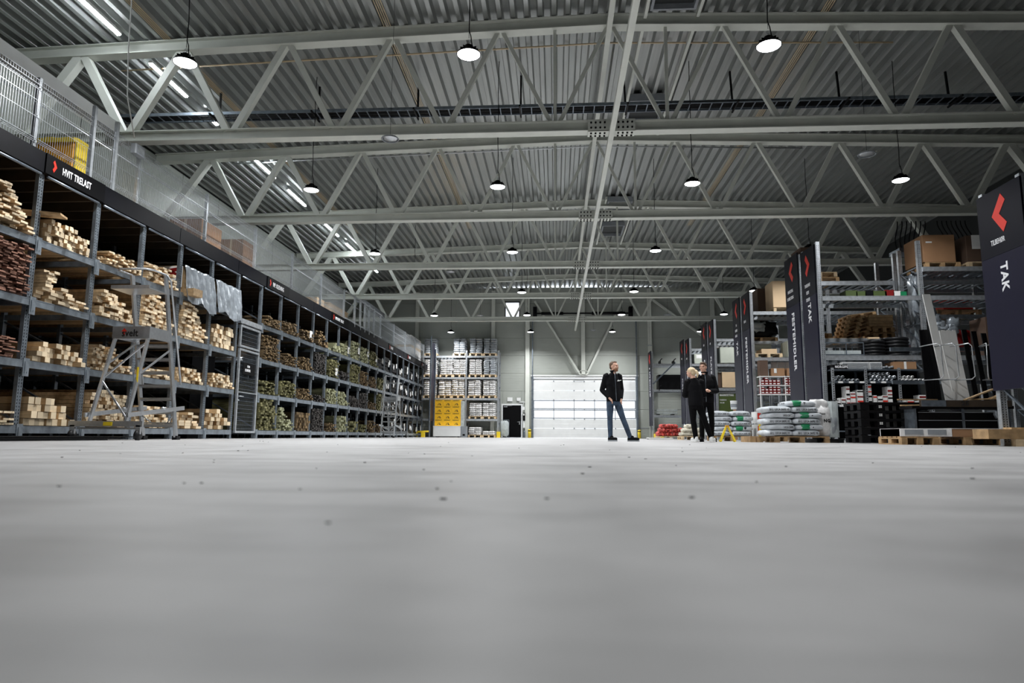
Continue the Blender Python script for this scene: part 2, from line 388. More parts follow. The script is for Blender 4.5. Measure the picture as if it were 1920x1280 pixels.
# person door
mb = MB(); mb.box(-3.43, -3.34, YB-.04, YB+.1, 0, 2.12); mb.box(-2.16, -2.07, YB-.04, YB+.1, 0, 2.12); mb.box(-3.34, -2.16, YB-.04, YB+.1, 2.03, 2.12)
d2 = struct('door_2', mb, WHITE)
mb = MB(); mb.box(-3.33, -2.17, YB+.0, YB+.05, 0.01, 2.02); part('door_leaf', mb, BLACK, d2, 'black door leaf')
mb = MB(); mb.tube([(-2.26, YB-.0, .98), (-2.26, YB-.06, .98), (-2.42, YB-.06, .98)], .012, 6); mb.box(-2.3, -2.24, YB-.006, YB, .82, 1.02); part('door_handle', mb, ALU, d2)
mb = MB(); mb.box(-3.28, -3.05, YB-.05, YB, 1.9, 1.97); mb.beam((-3.1, YB-.03, 1.98), (-2.75, YB-.1, 1.99), .02, .02); part('door_closer', mb, ALU, d2)
# high trim line and sill plates
mb = MB(); mb.box(5.2, XR, YB-.02, YB, .62, .67); struct('baseboard_back', mb, GRY)

# columns and braces against the back wall
def column(x, z1, label, w=.22, m=STEEL, z0=0.0):
    mb = MB(); mb.ibeam((x, YB-.17, z0), (x, YB-.1701, z1), w, w, .015) if False else None
    mb = MB(); mb.box(x-w/2, x+w/2, YB-.28, YB-.262, z0, z1); mb.box(x-w/2, x+w/2, YB-.03, YB-.012, z0, z1); mb.box(x-.01, x+.01, YB-.262, YB-.03, z0, z1)
    mb.box(x-w/2-.06, x+w/2+.06, YB-.34, YB-.005, z0, z0+.02)
    return solo('steel_column', mb, m, label, 'column')
column(-8.9, 9.3, 'pale wall column rising behind the left rack of sacks')
column(-3.98, 9.35, 'pale wall column rising just left of the high square window')
column(-1.78, 9.45, 'pale wall column between the black door and the garage door', .26)
column(1.74, 9.55, 'centre column ending on the garage door lintel', .24, z0=3.95)
column(5.93, 9.45, 'pale wall column just right of the garage door')
column(9.86, 9.3, 'wall column far right, behind the end racks')
mb = MB(); mb.tube([(1.74 + .30*math.cos(a), YB-.3, 4.05 + .17*math.sin(a)) for a in [2*PI*k/12 for k in range(13)]], .02, 6); mb.box(1.5, 2.0, YB-.3, YB-.2, 3.95, 4.0)
solo('lintel_bracket', mb, STEEL, 'ring bracket where the braces meet over the garage door', 'bracket')
for (p, q, lb) in [((-1.32, 8.66), (1.52, 4.0), 'long diagonal brace from the upper left down to the garage lintel'), ((4.25, 8.66), (1.98, 4.0), 'long diagonal brace from the upper right down to the garage lintel'), ((6.15, 8.7), (9.7, 6.0), 'diagonal wall brace right of the garage door')]:
    mb = MB(); mb.beam((p[0], YB-.22, p[1]), (q[0], YB-.22, q[1]), .12, .12, up=(0, 1, 0)); solo('wall_brace', mb, STEEL, lb, 'brace')

# ---------------------------------------------------------------- roof trusses
def tz(x): return roof_z(x) - .02                          # top of the top chord
def truss(y, label, sc=1.0):
    t = thing('roof_truss', label, 'truss', (RIDGE, y, 6.8))
    for a, b_ in ((XL+.1, RIDGE-.02), (RIDGE+.02, XR-.1)):
        mb = MB(); mb.ibeam((a, y, 6.94), (b_, y, 6.96 if b_ < 2 else 6.94), .26, .25, .022); part('bottom_chord', mb, STEEL, t)
        mb = MB(); mb.ibeam((a, y, tz(a)-.15), (b_, y, tz(b_)-.15), .28, .28, .022); part('top_chord', mb, STEEL, t)
    bots = [0.0 - 2.5*k for k in range(0, 5)] + [-12.7] + [2.5 + 2.5*k for k in range(0, 5)] + [15.1]
    tops = [RIDGE - 2.5*k for k in range(0, 6)] + [RIDGE + 2.5*k for k in range(1, 6)]
    zt = lambda x: tz(x) - .27
    for b_ in sorted(bots):
        for s in (-1.25, 1.25):
            tx = b_ + s
            if b_ == -12.7: tx = -11.25 if s > 0 else None
            if b_ == 15.1: tx = 13.75 if s < 0 else None
            if tx is None or tx > 14 or tx < -12.8: continue
            big = abs(b_ - RIDGE)/12
            w = .075 + .11*big if (s > 0) == (b_ > RIDGE) or b_ in (-12.7, 15.1) else .07 + .10*big
            mb = MB(); mb.beam((b_ + (.08 if s > 0 else -.08), y, 7.05), (tx - (.06 if s > 0 else -.06), y, zt(tx)), w, w, up=(0, 1, 0)); part('web_member', mb, STEEL, t)
    for x in (0.0, 2.5):
        mb = MB(); mb.beam((x, y, 7.05), (x, y, zt(x)), .07, .07, up=(0, 1, 0)); part('web_post', mb, STEEL, t)
    mb = MB(); mb.box(RIDGE-.52, RIDGE+.52, y-.145, y-.135, 6.83, 7.08); mb.box(RIDGE-.52, RIDGE+.52, y-.14, y+.14, 6.80, 6.815)
    for k in range(10):
        for r_ in range(2):
            x = RIDGE - .45 + k*.1
            if abs(x - RIDGE) < .06: continue
            mb.tube([(x, y-.15, 6.88 + r_*.12), (x, y-.175, 6.88 + r_*.12)], .022, 6, 1); mb.tube([(x, y-.07 + r_*.14, 6.80), (x, y-.07 + r_*.14, 6.775)], .022, 6, 1)
    part('splice_plate', mb, [STEEL, BLACK], t, 'bolted splice plate')
    return t
TY = [14.57, 20.7, 26.9, 33.0, 39.75]
truss(8.4, 'pale steel roof truss overhead, ahead of the first one in the picture') if False else None
names = ['pale steel roof truss nearest the camera', 'second pale steel roof truss from the camera', 'third pale steel roof truss from the camera', 'fourth roof truss, second last before the back wall', 'last roof truss, just in front of the back wall']
for y, n_ in zip(TY, names): truss(y, n_)
# ridge ties along the hall
mb = MB(); mb.beam((RIDGE+.0, YF+.5, 6.77), (RIDGE, YB-.3, 6.77), .11, .11) ; solo('ridge_tie', mb, STEEL, 'long pale tie bar running down the hall along the truss bottoms', 'tie bar')
mb = MB(); mb.beam((RIDGE-.02, YF+.5, 9.30), (RIDGE-.02, YB-.3, 9.30), .12, .12); solo('ridge_purlin', mb, STEEL, 'pale bar running down the hall under the roof ridge', 'purlin')
for x, lb in ((2.03, 'left'), (3.2, 'right')):
    for (y0, y1, w_) in [(9.0, 14.4, 'nearest'), (14.75, 20.5, 'second'), (26.3, 32.8, 'far')]:
        mb = MB(); mb.beam((x, y0, 9.5), (x, y1, 9.5), .07, .12); solo('hatch_beam', mb, STEEL, f'{lb} trimmer beam beside the {w_} smoke hatch in the roof', 'beam')
for (y0, y1, lb) in [(12.4, 14.1, 'nearest'), (18.2, 19.6, 'second'), (26.5, 27.7, 'third'), (29.7, 31.3, 'farthest')]:
    t = thing('smoke_hatch', f'dark recessed smoke hatch in the roof, {lb} of the row', 'hatch', (2.6, y0, 9.4))
    mb = MB(); mb.box(2.1, 3.1, y0, y0+.06, 9.42, 9.64); mb.box(2.1, 3.1, y1-.06, y1, 9.42, 9.64); mb.box(2.1, 2.16, y0+.06, y1-.06, 9.42, 9.64); mb.box(3.04, 3.1, y0+.06, y1-.06, 9.42, 9.64); part('curb', mb, GRY, t)
    mb = MB(); mb.box(2.16, 3.04, y0+.06, y1-.06, 9.55, 9.6); part('lid', mb, WALLD, t)
# the side beam over the mezzanine
mb = MB(); mb.box(-10.42, -10.18, 1.5, 14.4, 7.02, 7.30); solo('mezzanine_beam', mb, WHITE, 'bright steel beam running towards the nearest truss above the mesh railing', 'beam')
mb = MB(); mb.box(-10.42, -10.18, 34.6, 39.6, 7.0, 7.28); solo('mezzanine_beam', mb, GRY, 'short grey beam above the far end of the mesh railing', 'beam')

# cable ladder with drop rods, crossing the hall behind the first truss
t = thing('cable_ladder', 'long dark cable ladder tray crossing the hall behind the nearest truss', 'cable tray', (RIDGE, 16.9, 8.5))
for y in (16.6, 17.0):
    mb = MB(); mb.box(-12.6, 14.5, y-.012, y+.012, 8.5, 8.58); part('side_rail', mb, GALV, t)
mb = MB(); x = -12.5
while x < 14.4: mb.box(x, x+.025, 16.61, 16.99, 8.505, 8.525); x += .27
part('rungs', mb, GALV, t, kind='stuff')
mb = MB()
for k in range(5): mb.tube([(-12.4, 16.62+.08*k, 8.545), (-4, 16.64+.08*k, 8.545+.01*(k % 2)), (4, 16.6+.08*k, 8.545), (14.3, 16.63+.08*k, 8.545)], .022, 6)
part('cables', mb, BLKP, t, kind='stuff')
for x in (-9.1, -6.35, -3.65, -.9, 1.85, 4.6, 7.3, 10.0, 12.8):
    mb = MB(); mb.box(x-.02, x+.02, 16.45, 17.1, 8.46, 8.5); mb.beam((x, 17.0, 8.46), (x-.05*(x > 0), 17.0, roof_z(x)), .045, .045); part('hanger', mb, BLKP, t)
# thin conduits under the roof sheets
for (y, z_, lb, m_) in [(11.4, 0, 'thin ochre pipe under the roof sheets above the nearest lamps', TAPE), (15.6, 0, 'thin pipe under the roof sheets behind the nearest truss', TAPE), (21.6, 0, 'thin pale conduit just behind the second truss', ALU)]:
    mb = MB(); mb.tube([(x_, y, roof_z(x_)-.05) for x_ in (-11, -6, RIDGE, 8)], .022, 6); solo('roof_conduit', mb, m_, lb, 'pipe')
for (x, lb) in [(-9.2, 'leftmost bundle of thin conduits running along the roof ribs'), (-3.95, 'bundle of thin conduits along the roof ribs left of the centre'), (5.9, 'bundle of thin conduits along the roof ribs right of the centre')]:
    mb = MB()
    for k in range(4): mb.tube([(x+.05*k, 9, roof_z(x)-.03), (x+.05*k+.02, 20, roof_z(x)-.03), (x+.05*k, 30, roof_z(x)-.03)], .011, 5, sm=False)
    solo('conduit_bundle', mb, TAPE, lb, 'pipe')

# ---------------------------------------------------------------- lamps
def make_lamp(lit=True):
    t = thing('pendant_lamp', 'x', 'lamp', (0, 0, 0))
    mb = MB(); mb.lathe([(.195, .0), (.20, .015), (.175, .05), (.12, .075), (.075, .085), (.07, .16), (.045, .175), (.0, .18)], n=24)
    for k in range(12):
        a = 2*PI*k/12; mb.beam((.07*math.cos(a), .07*math.sin(a), .10), (.15*math.cos(a), .15*math.sin(a), .085), .006, .05)
    part('housing', mb, BLACK, t)
    mb = MB(); mb.lathe([(.0, -.028), (.10, -.022), (.165, -.004), (.185, .008), (.185, .02)], n=24); part('lens', mb, LENS if lit else GRY, t)
    mb = MB(); mb.tube([(0, 0, .17), (.0, 0, .24)], .008, 6); mb.tube([(.03*math.cos(2*PI*k/10), 0, .24+.03*math.sin(2*PI*k/10)) for k in range(11)], .006, 5); part('hook', mb, ALU, t)
    mb = MB(); H = 2.95; pts = [(.05, 0, .16), (.03, .01, .30)] + [(.01*math.sin(k*2.1), .01*math.cos(k*1.7), .38 + (H-.38)*k/7) for k in range(8)]
    mb.tube(pts, .009, 6); mb.tube([(0, 0, .26), (0, 0, H)], .004, 5); part('cord', mb, BLKP, t)
    return t
def lamp_light(k=1.0):
    l = bpy.data.lights.new('lamp_light', 'AREA'); l.shape = 'DISK'; l.size = .30; l.energy = LAMP_W*k; l.spread = math.radians(146); l.color = (.97, .985, 1.0)
    return l
lp = make_lamp()
lights_d = {-6: lamp_light(1.15), -1: lamp_light(1.0), 3: lamp_light(.92), 8: lamp_light(.48), 'near': lamp_light(.58)}
first = True
ROWS = [(4.35, [-6.26, -1.42, 3.43]), (10.45, [-6.26, -1.42, 3.43]), (16.5, [-6.26, -1.45, 3.40, 8.4]), (22.7, [-6.25, -1.47, 3.38, 8.45]), (29.3, [-1.47, 3.40, 8.5]), (35.0, [-6.35, -1.48, 3.40, 8.6]), (40.8, [-6.36, -1.50, 3.41, 8.6])]  # first row is out of view, added to brighten the near floor
rn = ['added unseen', 'nearest', 'second', 'third', 'fourth', 'fifth', 'farthest']
cn = {-6: 'leftmost lamp', -1: 'lamp left of the ridge tie', 3: 'lamp right of the ridge tie', 8: 'rightmost lamp'}
for ri, (y, xs) in enumerate(ROWS):
    for x in xs:
        lab = f'lit black high-bay pendant, {cn[int(x)]} in the {rn[ri]} row'
        if first: o = lp; o.location = (x, y, 6.33); o['label'] = lab; first = False
        else: o = copytree(lp, (x, y, 6.33), lab)
        o['group'] = 'high-bay pendant lamps'
        for s in o.children:
            if s.name.startswith('cord'): s.scale = (1, 1, (roof_z(x) + .15 - 6.33)/2.95)
        lo = bpy.data.objects.new('lamp_light', lights_d['near' if y < 5 else int(x)]); C.objects.link(lo); lo.parent = o; lo.location = (0, 0, -.05)
t = make_lamp(False); t.location = (-6.25, 29.3, 7.45); tag(t, 'unlit black pendant hung higher, left in the fourth row', 'lamp')
for s in t.children:
    if s.name.startswith('cord'): s.scale = (1, 1, .74)
# linear tubes over the mezzanine
tn = ['nearest tube', 'second tube', 'third tube', 'fourth tube', 'fifth tube', 'sixth tube', 'seventh tube', 'eighth tube', 'tube closest to the back wall']
for k, (y0, y1) in enumerate([(8.4, 10.6), (12.0, 14.0), (15.2, 16.9), (17.9, 18.6), (21.0, 22.8), (24.0, 25.8), (28.2, 30.0), (31.2, 32.8), (35.2, 37.0)]):
    t = thing('linear_light', f'lit linear ceiling light over the mezzanine, {tn[k]} of the row', 'ceiling light', (-10.0, (y0+y1)/2, 9.2), 'linear lights over the mezzanine')
    mb = MB(); mb.box(-10.05, -9.95, y0, y1, 9.20, 9.26); mb.box(-10.01, -9.99, y0+.2, y0+.22, 9.26, roof_z(-10)); mb.box(-10.01, -9.99, y1-.2, y1-.18, 9.26, roof_z(-10)); part('housing', mb, WHITE, t)
    mb = MB(); mb.box(-10.04, -9.96, y0+.02, y1-.02, 9.165, 9.20); part('tube', mb, TUBE, t)
# round hanging sensors
for (x, y, z, lb) in [(-3.5, 13.6, 6.35, 'round grey hanging sensor under the nearest truss, left of centre'), (6.9, 14.9, 6.35, 'round grey hanging sensor on the right, behind the nearest truss'), (-4.35, 27.5, 6.85, 'round grey hanging sensor under the third truss'), (-4.1, 36.5, 6.6, 'round white hanging disc in front of the high window wall'), (6.0, 36.5, 6.6, 'round hanging disc in front of the right back wall'), (5.7, 41.5, 5.6, 'small pale hanging disc right of the garage door'), (2.3, 41.5, 6.55, 'small pale hanging disc above the garage door')]:
    t = thing('hanging_sensor', lb, 'sensor', (x, y, z))
    mb = MB(); mb.lathe([(.0, -.03), (.06, -.03), (.12, -.01), (.17, 0), (.17, .02), (.12, .03), (.0, .04)], (x, y, z), 20); part('disc', mb, ALU, t)
    mb = MB(); mb.tube([(x + .18*math.cos(2*PI*k/20), y + .18*math.sin(2*PI*k/20), z-.01) for k in range(21)], .012, 5)
    part('ring', mb, GRY, t)
    mb = MB(); mb.tube([(x, y, z+.03), (x, y, roof_z(x)+.15)], .004, 5); part('wire', mb, BLKP, t)
# ================================================================ LEFT TIMBER RACK
XR0 = -8.0
U = lambda i: 9.72 + 1.353*i
LV = [0.21, 1.19, 2.13, 3.07]
def slots(mb, h, axis, pitch=.05, w=.05, mi=1, off=.0):
    z = .08
    while z < h - .05:
        for s in (-1, 1):
            c = s*w*.5
            if axis == 'x': mb.add([(off+.0012, c-.006, z), (off+.0012, c+.006, z), (off+.0012, c+.006, z+.028), (off+.0012, c-.006, z+.028)], [(0, 1, 2, 3)], mi)
            else: mb.add([(c-.006, off-.0012, z), (c+.006, off-.0012, z), (c+.006, off-.0012, z+.028), (c-.006, off-.0012, z+.028)], [(0, 1, 2, 3)], mi)
        z += pitch
    return mb
mb = MB(); mb.box(-.06, 0, -.05, .05, 0, 4.12); mb.box(-.09, .02, -.07, .07, 0, .012); mb.box(0, .004, -.05, -.04, 0, 4.1); mb.box(0, .004, .04, .05, 0, 4.1); mb.box(0, .004, -.006, .006, 0, 4.1)
slots(mb, 4.1, 'x', .05, .05, 1, .001); UPR = mb.mesh('rack_upright', [GALVM, BLACK])
mb = MB(); mb.box(-.045, .0, .05, 1.303, -.11, 0); mb.box(0, .006, .05, 1.303, -.11, -.10); mb.box(0, .006, .05, 1.303, -.01, 0); BEAM = mb.mesh('shelf_beam', GALVM)
mb = MB(); mb.box(0, .018, -.045, .075, -.24, .03); mb.box(.018, .026, -.015, .0, -.20, -.02); mb.box(.018, .024, .03, .045, -.2, -.17); BRK = mb.mesh('beam_bracket', GALVM)
mb = MB()
for x in (-1.5, -3.0, -4.4): mb.box(x-.06, x, -.04, .04, 0, 4.12)
for z in LV: mb.box(-4.4, -.06, -.03, .03, z-.1, z-.01)
for (x0, x1) in ((-.06, -1.5), (-1.5, -3.0)):
    for (z0, z1) in ((.3, 1.1), (1.3, 2.0), (2.2, 2.95), (3.2, 4.0)): mb.beam((x0, 0, z0), (x1, 0, z1), .03, .03)
RF = mb.mesh('rear_frame', GALV)  # same steel as the front, interior shade put into its darker colour
def rack_section(i0, i1, label, skip=()):
    t = thing('timber_rack', label, 'rack', (XR0, (U(i0)+U(i1))/2, 0)); ty = t.location.y
    for i in range(i0, i1+1):
        put('upright', UPR, t, (0, U(i)-ty, 0)); put('rear_frame', RF, t, (0, U(i)-ty, 0))
        for z in LV:
            if i < i1 and i not in skip: put('shelf_beam', BEAM, t, (.05, U(i)-ty, z))
            if i < i1 and i not in skip: put('beam_bracket', BRK, t, (.04, U(i)-ty, z))
    return t
rack_section(-2, 5, 'grey slotted timber rack at the near left, four shelves of pale wood')
rack_section(6, 23, 'grey slotted timber rack beyond the mesh gate, shelves of brown and green boards')
t = thing('mezzanine_deck', 'dark mezzanine deck with brown underside resting on the timber racks', 'deck', (-10.5, 25, 4.12))
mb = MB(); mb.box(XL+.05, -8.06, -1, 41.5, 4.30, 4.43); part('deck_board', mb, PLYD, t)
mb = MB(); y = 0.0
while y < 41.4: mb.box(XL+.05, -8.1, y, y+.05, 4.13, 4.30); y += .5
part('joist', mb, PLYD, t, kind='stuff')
for i in range(-2, 23):
    mb = MB(); mb.tube([(-7.96, U(i)+.07, 4.09), (-7.96, U(i+1)-.07, 4.09)], .022, 6); part('edge_tube', mb, GALV, t)
fas = thing('fascia', 'black fascia boards with product signs along the mezzanine edge', 'fascia', (-7.95, 25, 4.12))
y = 5.5
while y < 42: mb = MB(); mb.box(-8.0, -7.95, y, y+2.68, 4.13, 4.45); part('fascia_board', mb, BAND, fas); y += 2.7
def fsign(y, s, L, sz=.17):
    b = MB(); b.box(-7.95, -7.93, y-.35, y+L+.1, 4.13, 4.45); p_ = part('sign_panel', b, BLACK, fas)
    part('chevron', chevron((-7.926, y-.17, 4.29), .09, .20, .05, 'x', 0, -1), RED, p_)
    text('lettering', s, sz, (-7.928, y, 4.28), 'x', p_, INK, .62, .018)
fsign(10.05, 'HVIT TRELAST', .95, .165); fsign(18.35, 'IMP. KLEDNING', 1.1); fsign(23.85, 'IMPREGNERT TRELAST', 1.5, .15)
fsign(32.2, 'TERRASSE', .9); fsign(36.3, 'TERRASSE', .9); fsign(40.2, 'PLATER', .7)

# ---- mesh railing on the mezzanine
rl = thing('mesh_railing', 'galvanised wire mesh railing along the mezzanine edge', 'railing', (-8.0, 22, 4.45))
mb = MB(); n = 51
for k in range(n+1):
    y = .03 + k*2.54/n; pts = [(0, 4.45), (0, 4.55), (.03, 4.575), (0, 4.60)] + [(0, 4.95), (0, 5.40), (.03, 5.43), (0, 5.46), (0, 5.55)]
    for a, b_ in zip(pts[:-1], pts[1:]): mb.beam((a[0], y, a[1]-4.45), (b_[0], y, b_[1]-4.45), .0045, .0045)
for z in (.02, .10, .125, .16, .5, .76, .94, .965, 1.02, 1.09): mb.beam((.004, .02, z), (.004, 2.58, z), .0055, .0055)
MESHP = mb.mesh('mesh_panel', GALVL)
mb = MB(); mb.box(-.03, .03, -.03, .03, -.12, 1.14); mb.box(-.05, .05, -.05, .05, -.02, -.01)
for z in (.1, .5, .95): mb.box(.03, .045, -.02, .02, z-.02, z+.02)
POST = mb.mesh('railing_post', GALVL)
PY = [1.7 + 2.6*k for k in range(-1, 13)] ; PY = [9.54 + 2.6*k for k in range(-3, 7)] + [30.6, 33.2, 35.8, 38.4, 41.0]
for y in PY: put('post', POST, rl, (-.05, y-22, .02))
for k, y in enumerate(PY[:-1]):
    if PY[k+1] - y > 2.7:
        continue
    o = put('mesh_panel', MESHP, rl, (0, y-22, 0))
put('mesh_panel', MESHP, rl, (0, 28.0-22, 0))
put('mesh_panel', MESHP, rl, (0, 25.3-22, 0)) if False else None
for y in (26.3, 27.1, 27.75, 28.4, 29.2): put('gate_post', POST, rl, (.02, y-22, .02), (0, 0, 0), (1.2, 1.2, 1.0))
mb = MB(); mb.beam((-8, 25.2, 5.56), (-8, 30.6, 5.56), .05, .05); mb.beam((-8, 25.2, 4.52), (-8, 30.6, 4.52), .05, .05); part('gate_rail', mb, GALVL, rl, 'tubular gate rail')
mb = MB(); mb.tube([(-8.05, 8, 5.2), (-8.05, 41, 5.2)], .012, 6); part('tension_wire', mb, GALVL, rl)
for (y, lb) in ((10.74, 'near'), (11.35, 'far')):
    mb = MB(); mb.box(-8.02, -7.96, y-.03, y+.03, 4.3, 5.75); solo('gate_post', mb, GALVL, f'grey slotted post of the small gate beside the yellow bin, {lb} one', 'post')
# controller box and hanging cable
t = thing('pull_cord', 'white cable with a small control box hanging from the roof onto the railing', 'cable', (-7.95, 11.95, 5.55))
mb = MB(); mb.tube([(-8.5, 12.1, 9.2), (-8.44, 12.08, 8.6), (-8.40, 12.05, 7.6), (-8.3, 12.0, 6.6), (-8.05, 11.95, 5.72)], .012, 6); part('cable', mb, PAPER, t)
mb = MB(); mb.cbox(-8.02, -7.9, 11.8, 12.1, 5.36, 5.55, .02); mb.box(-7.9, -7.895, 11.84, 12.06, 5.40, 5.51, 1); part('control_box', mb, [GRY, GALVL], t)
# yellow bin on the deck
t = thing('storage_bin', 'yellow plastic storage bin standing behind the near mesh railing', 'bin', (-8.85, 11.1, 4.45))
mb = MB(); mb.cbox(-9.25, -8.5, 11.0, 11.3, 4.45, 5.22, .03); part('bin_body', mb, ORG, t, 'bin body, yellow with painted shade')  # yellow plastic; shade on the camera side is put into the orange
mb = MB(); mb.cbox(-9.3, -8.46, 10.97, 11.34, 5.22, 5.30, .04); mb.cbox(-9.15, -8.9, 11.02, 11.3, 5.30, 5.34, .05); mb.cbox(-8.8, -8.6, 11.02, 11.3, 5.30, 5.33, .05); part('lid', mb, YEL, t)
mb = MB()
for k in range(3): mb.cbox(-8.5, -8.46, 11.01+.095*k, 11.10+.095*k, 4.45, 5.22, .012)
part('corner_ribs', mb, YEL, t, 'bright yellow ribbed end')

# ---- cartons and crates
def carton(name, label, cat, x0, x1, y0, y1, z0, z1, m, tape=None, group=None, lab=None, extra=()):
    t = thing(name, label, cat, ((x0+x1)/2, (y0+y1)/2, z0), group)
    mb = MB(); mb.cbox(x0, x1, y0, y1, z0, z1, .008); mb.box(x0+.01, x1-.01, y0-.002, y0, z1-.02, z1-.012, 0); mb.box((x0+x1)/2-.004, (x0+x1)/2+.004, y0+.01, y1-.01, z1, z1+.003)
    part('body', mb, m, t)
    if tape:
        mb = MB(); c = (x0+x1)/2; mb.box(c-.03, c+.03, y0-.003, y1+.003, z1, z1+.002); mb.box(c-.03, c+.03, y0-.004, y0, z0+(z1-z0)*.0, z1); part('tape', mb, tape, t)
    if lab:
        a, b_, w, h = lab; mb = MB(); mb.box(a-w/2, a+w/2, y0-.006, y0-.002, b_-h/2, b_+h/2); part('paper_label', mb, PAPER, t)
    for e in extra: e(t)
    return t
carton('cardboard_box', 'large brown cardboard box on the mezzanine behind the mesh, nearest of two', 'box', -9.31, -8.5, 15.4, 16.4, 4.45, 5.25, CARD, TAPE)
carton('cardboard_box', 'large brown cardboard box on the mezzanine, farther of two', 'box', -9.17, -8.5, 17.57, 18.25, 4.45, 5.38, CARD, TAPE)
carton('wooden_crate', 'small pale crate on the mezzanine edge, left of the long crate', 'crate', -9.0, -8.4, 23.2, 23.95, 4.45, 4.93, CARDL)
t = thing('wooden_crate', 'long pale boarded crate on the mezzanine edge', 'crate', (-8.7, 25.6, 4.45))
for k in range(7): mb = MB(); mb.box(-9.0, -8.4, 24.47+.33*k, 24.79+.33*k, 4.45, 4.96); part('crate_board', mb, CARDL, t)
mb = MB(); mb.box(-9.02, -8.38, 24.45, 26.8, 4.96, 4.99); part('crate_lid', mb, CARDL, t)

def pallet(x0, x1, y0, y1, z0, m, label, group=None, simple=False, nt=5):
    """pallet with slats along x"""
    t = thing('pallet', label, 'pallet', ((x0+x1)/2, (y0+y1)/2, z0), group)
    W_ = (y1-y0)
    def bb(nm, b): part(nm, b, m, t)
    if simple:
        b = MB()
        for k in range(nt): b.box(x0, x1, y0+W_*k/nt+.02, y0+W_*(k+1)/nt-.02, z0+.122, z0+.144)
        for xx in (x0, (x0+x1)/2-.05, x1-.1):
            b.box(xx, xx+.1, y0, y1, z0+.1, z0+.122); b.box(xx, xx+.1, y0, y1, z0, z0+.022)
            for yy in (y0, (y0+y1)/2-.06, y1-.12): b.box(xx, xx+.1, yy, yy+.12, z0+.022, z0+.1)
        part('pallet_frame', b, m, t); return t
    for k in range(nt):
        b = MB(); b.box(x0, x1, y0+W_*k/nt+.02, y0+W_*(k+1)/nt-.02, z0+.122, z0+.144); bb('top_slat', b)
    for xx in (x0, (x0+x1)/2-.05, x1-.1):
        b = MB(); b.box(xx, xx+.1, y0, y1, z0+.1, z0+.121); bb('stringer', b)
        b = MB(); b.box(xx, xx+.1, y0, y1, z0, z0+.022); bb('bottom_board', b)
        for yy in (y0, (y0+y1)/2-.06, y1-.12):
            b = MB(); b.box(xx, xx+.1, yy, yy+.12, z0+.023, z0+.099); bb('block', b)
    return t

# wrapped pallet at the far end of the mezzanine
pallet(-9.38, -8.3, 38.5, 41.4, 4.45, PALP, 'pallet under the white wrapped load at the far end of the mezzanine', simple=True)
t = thing('wrapped_load', 'tall white film-wrapped load on the far end of the mezzanine', 'load', (-8.84, 40, 4.6))
for (z0, z1) in ((4.6, 5.15), (5.30, 5.85)):
    mb = MB(); mb.cbox(-9.38, -8.3, 38.5, 41.4, z0, z1, .04); part('wrapped_tier', mb, SACKW, t)
mb = MB(); mb.box(-9.38, -8.3, 38.55, 41.3, 5.16, 5.29); part('pallet_layer', mb, PALP, t)
for x in (-8.95, -8.7): mb = MB(); mb.box(x, x+.14, 38.49, 38.5, 5.3, 5.5); part('paper_label', mb, PAPER, t)

# ---- boards: unit cube shared by every loose board, end grain on the +x face
def unit(m, me_):
    b = MB(); b.box(-1, 0, -.5, .5, 0, 1); me = b.mesh('board', [m, me_]); me.polygons[5].material_index = 1; return me
KIND = dict(pale=(PALE, PALEE), redb=(REDB, REDBE), brown=(TRB, TRBE), green=(TRG, TRGE), palegreen=(TRP, TRPE), dark=(DRK, DRKE))
UM = {k: unit(*v) for k, v in KIND.items()}
KW = dict(pale='pale pine board', redb='reddish brown cladding board', brown='brown treated board', green='green treated board', palegreen='pale green treated board', dark='dark stained board')
REST = {k: MB() for k in KIND}
BAYN = {0: 'leftmost bay in view', 1: 'second bay from the left', 2: 'third bay from the left', 3: 'bay behind the big ladder', 4: 'second bay left of the mesh gate', 5: 'bay just left of the mesh gate'}
for k in range(7, 25): BAYN[k] = f'{["first", "second", "third", "fourth", "fifth", "sixth", "seventh", "eighth", "ninth", "tenth"][k-7]} bay past the mesh gate' if k < 17 else 'far bay'
LVN = ['bottom shelf', 'second shelf up', 'third shelf up', 'top shelf']
CNT = {}
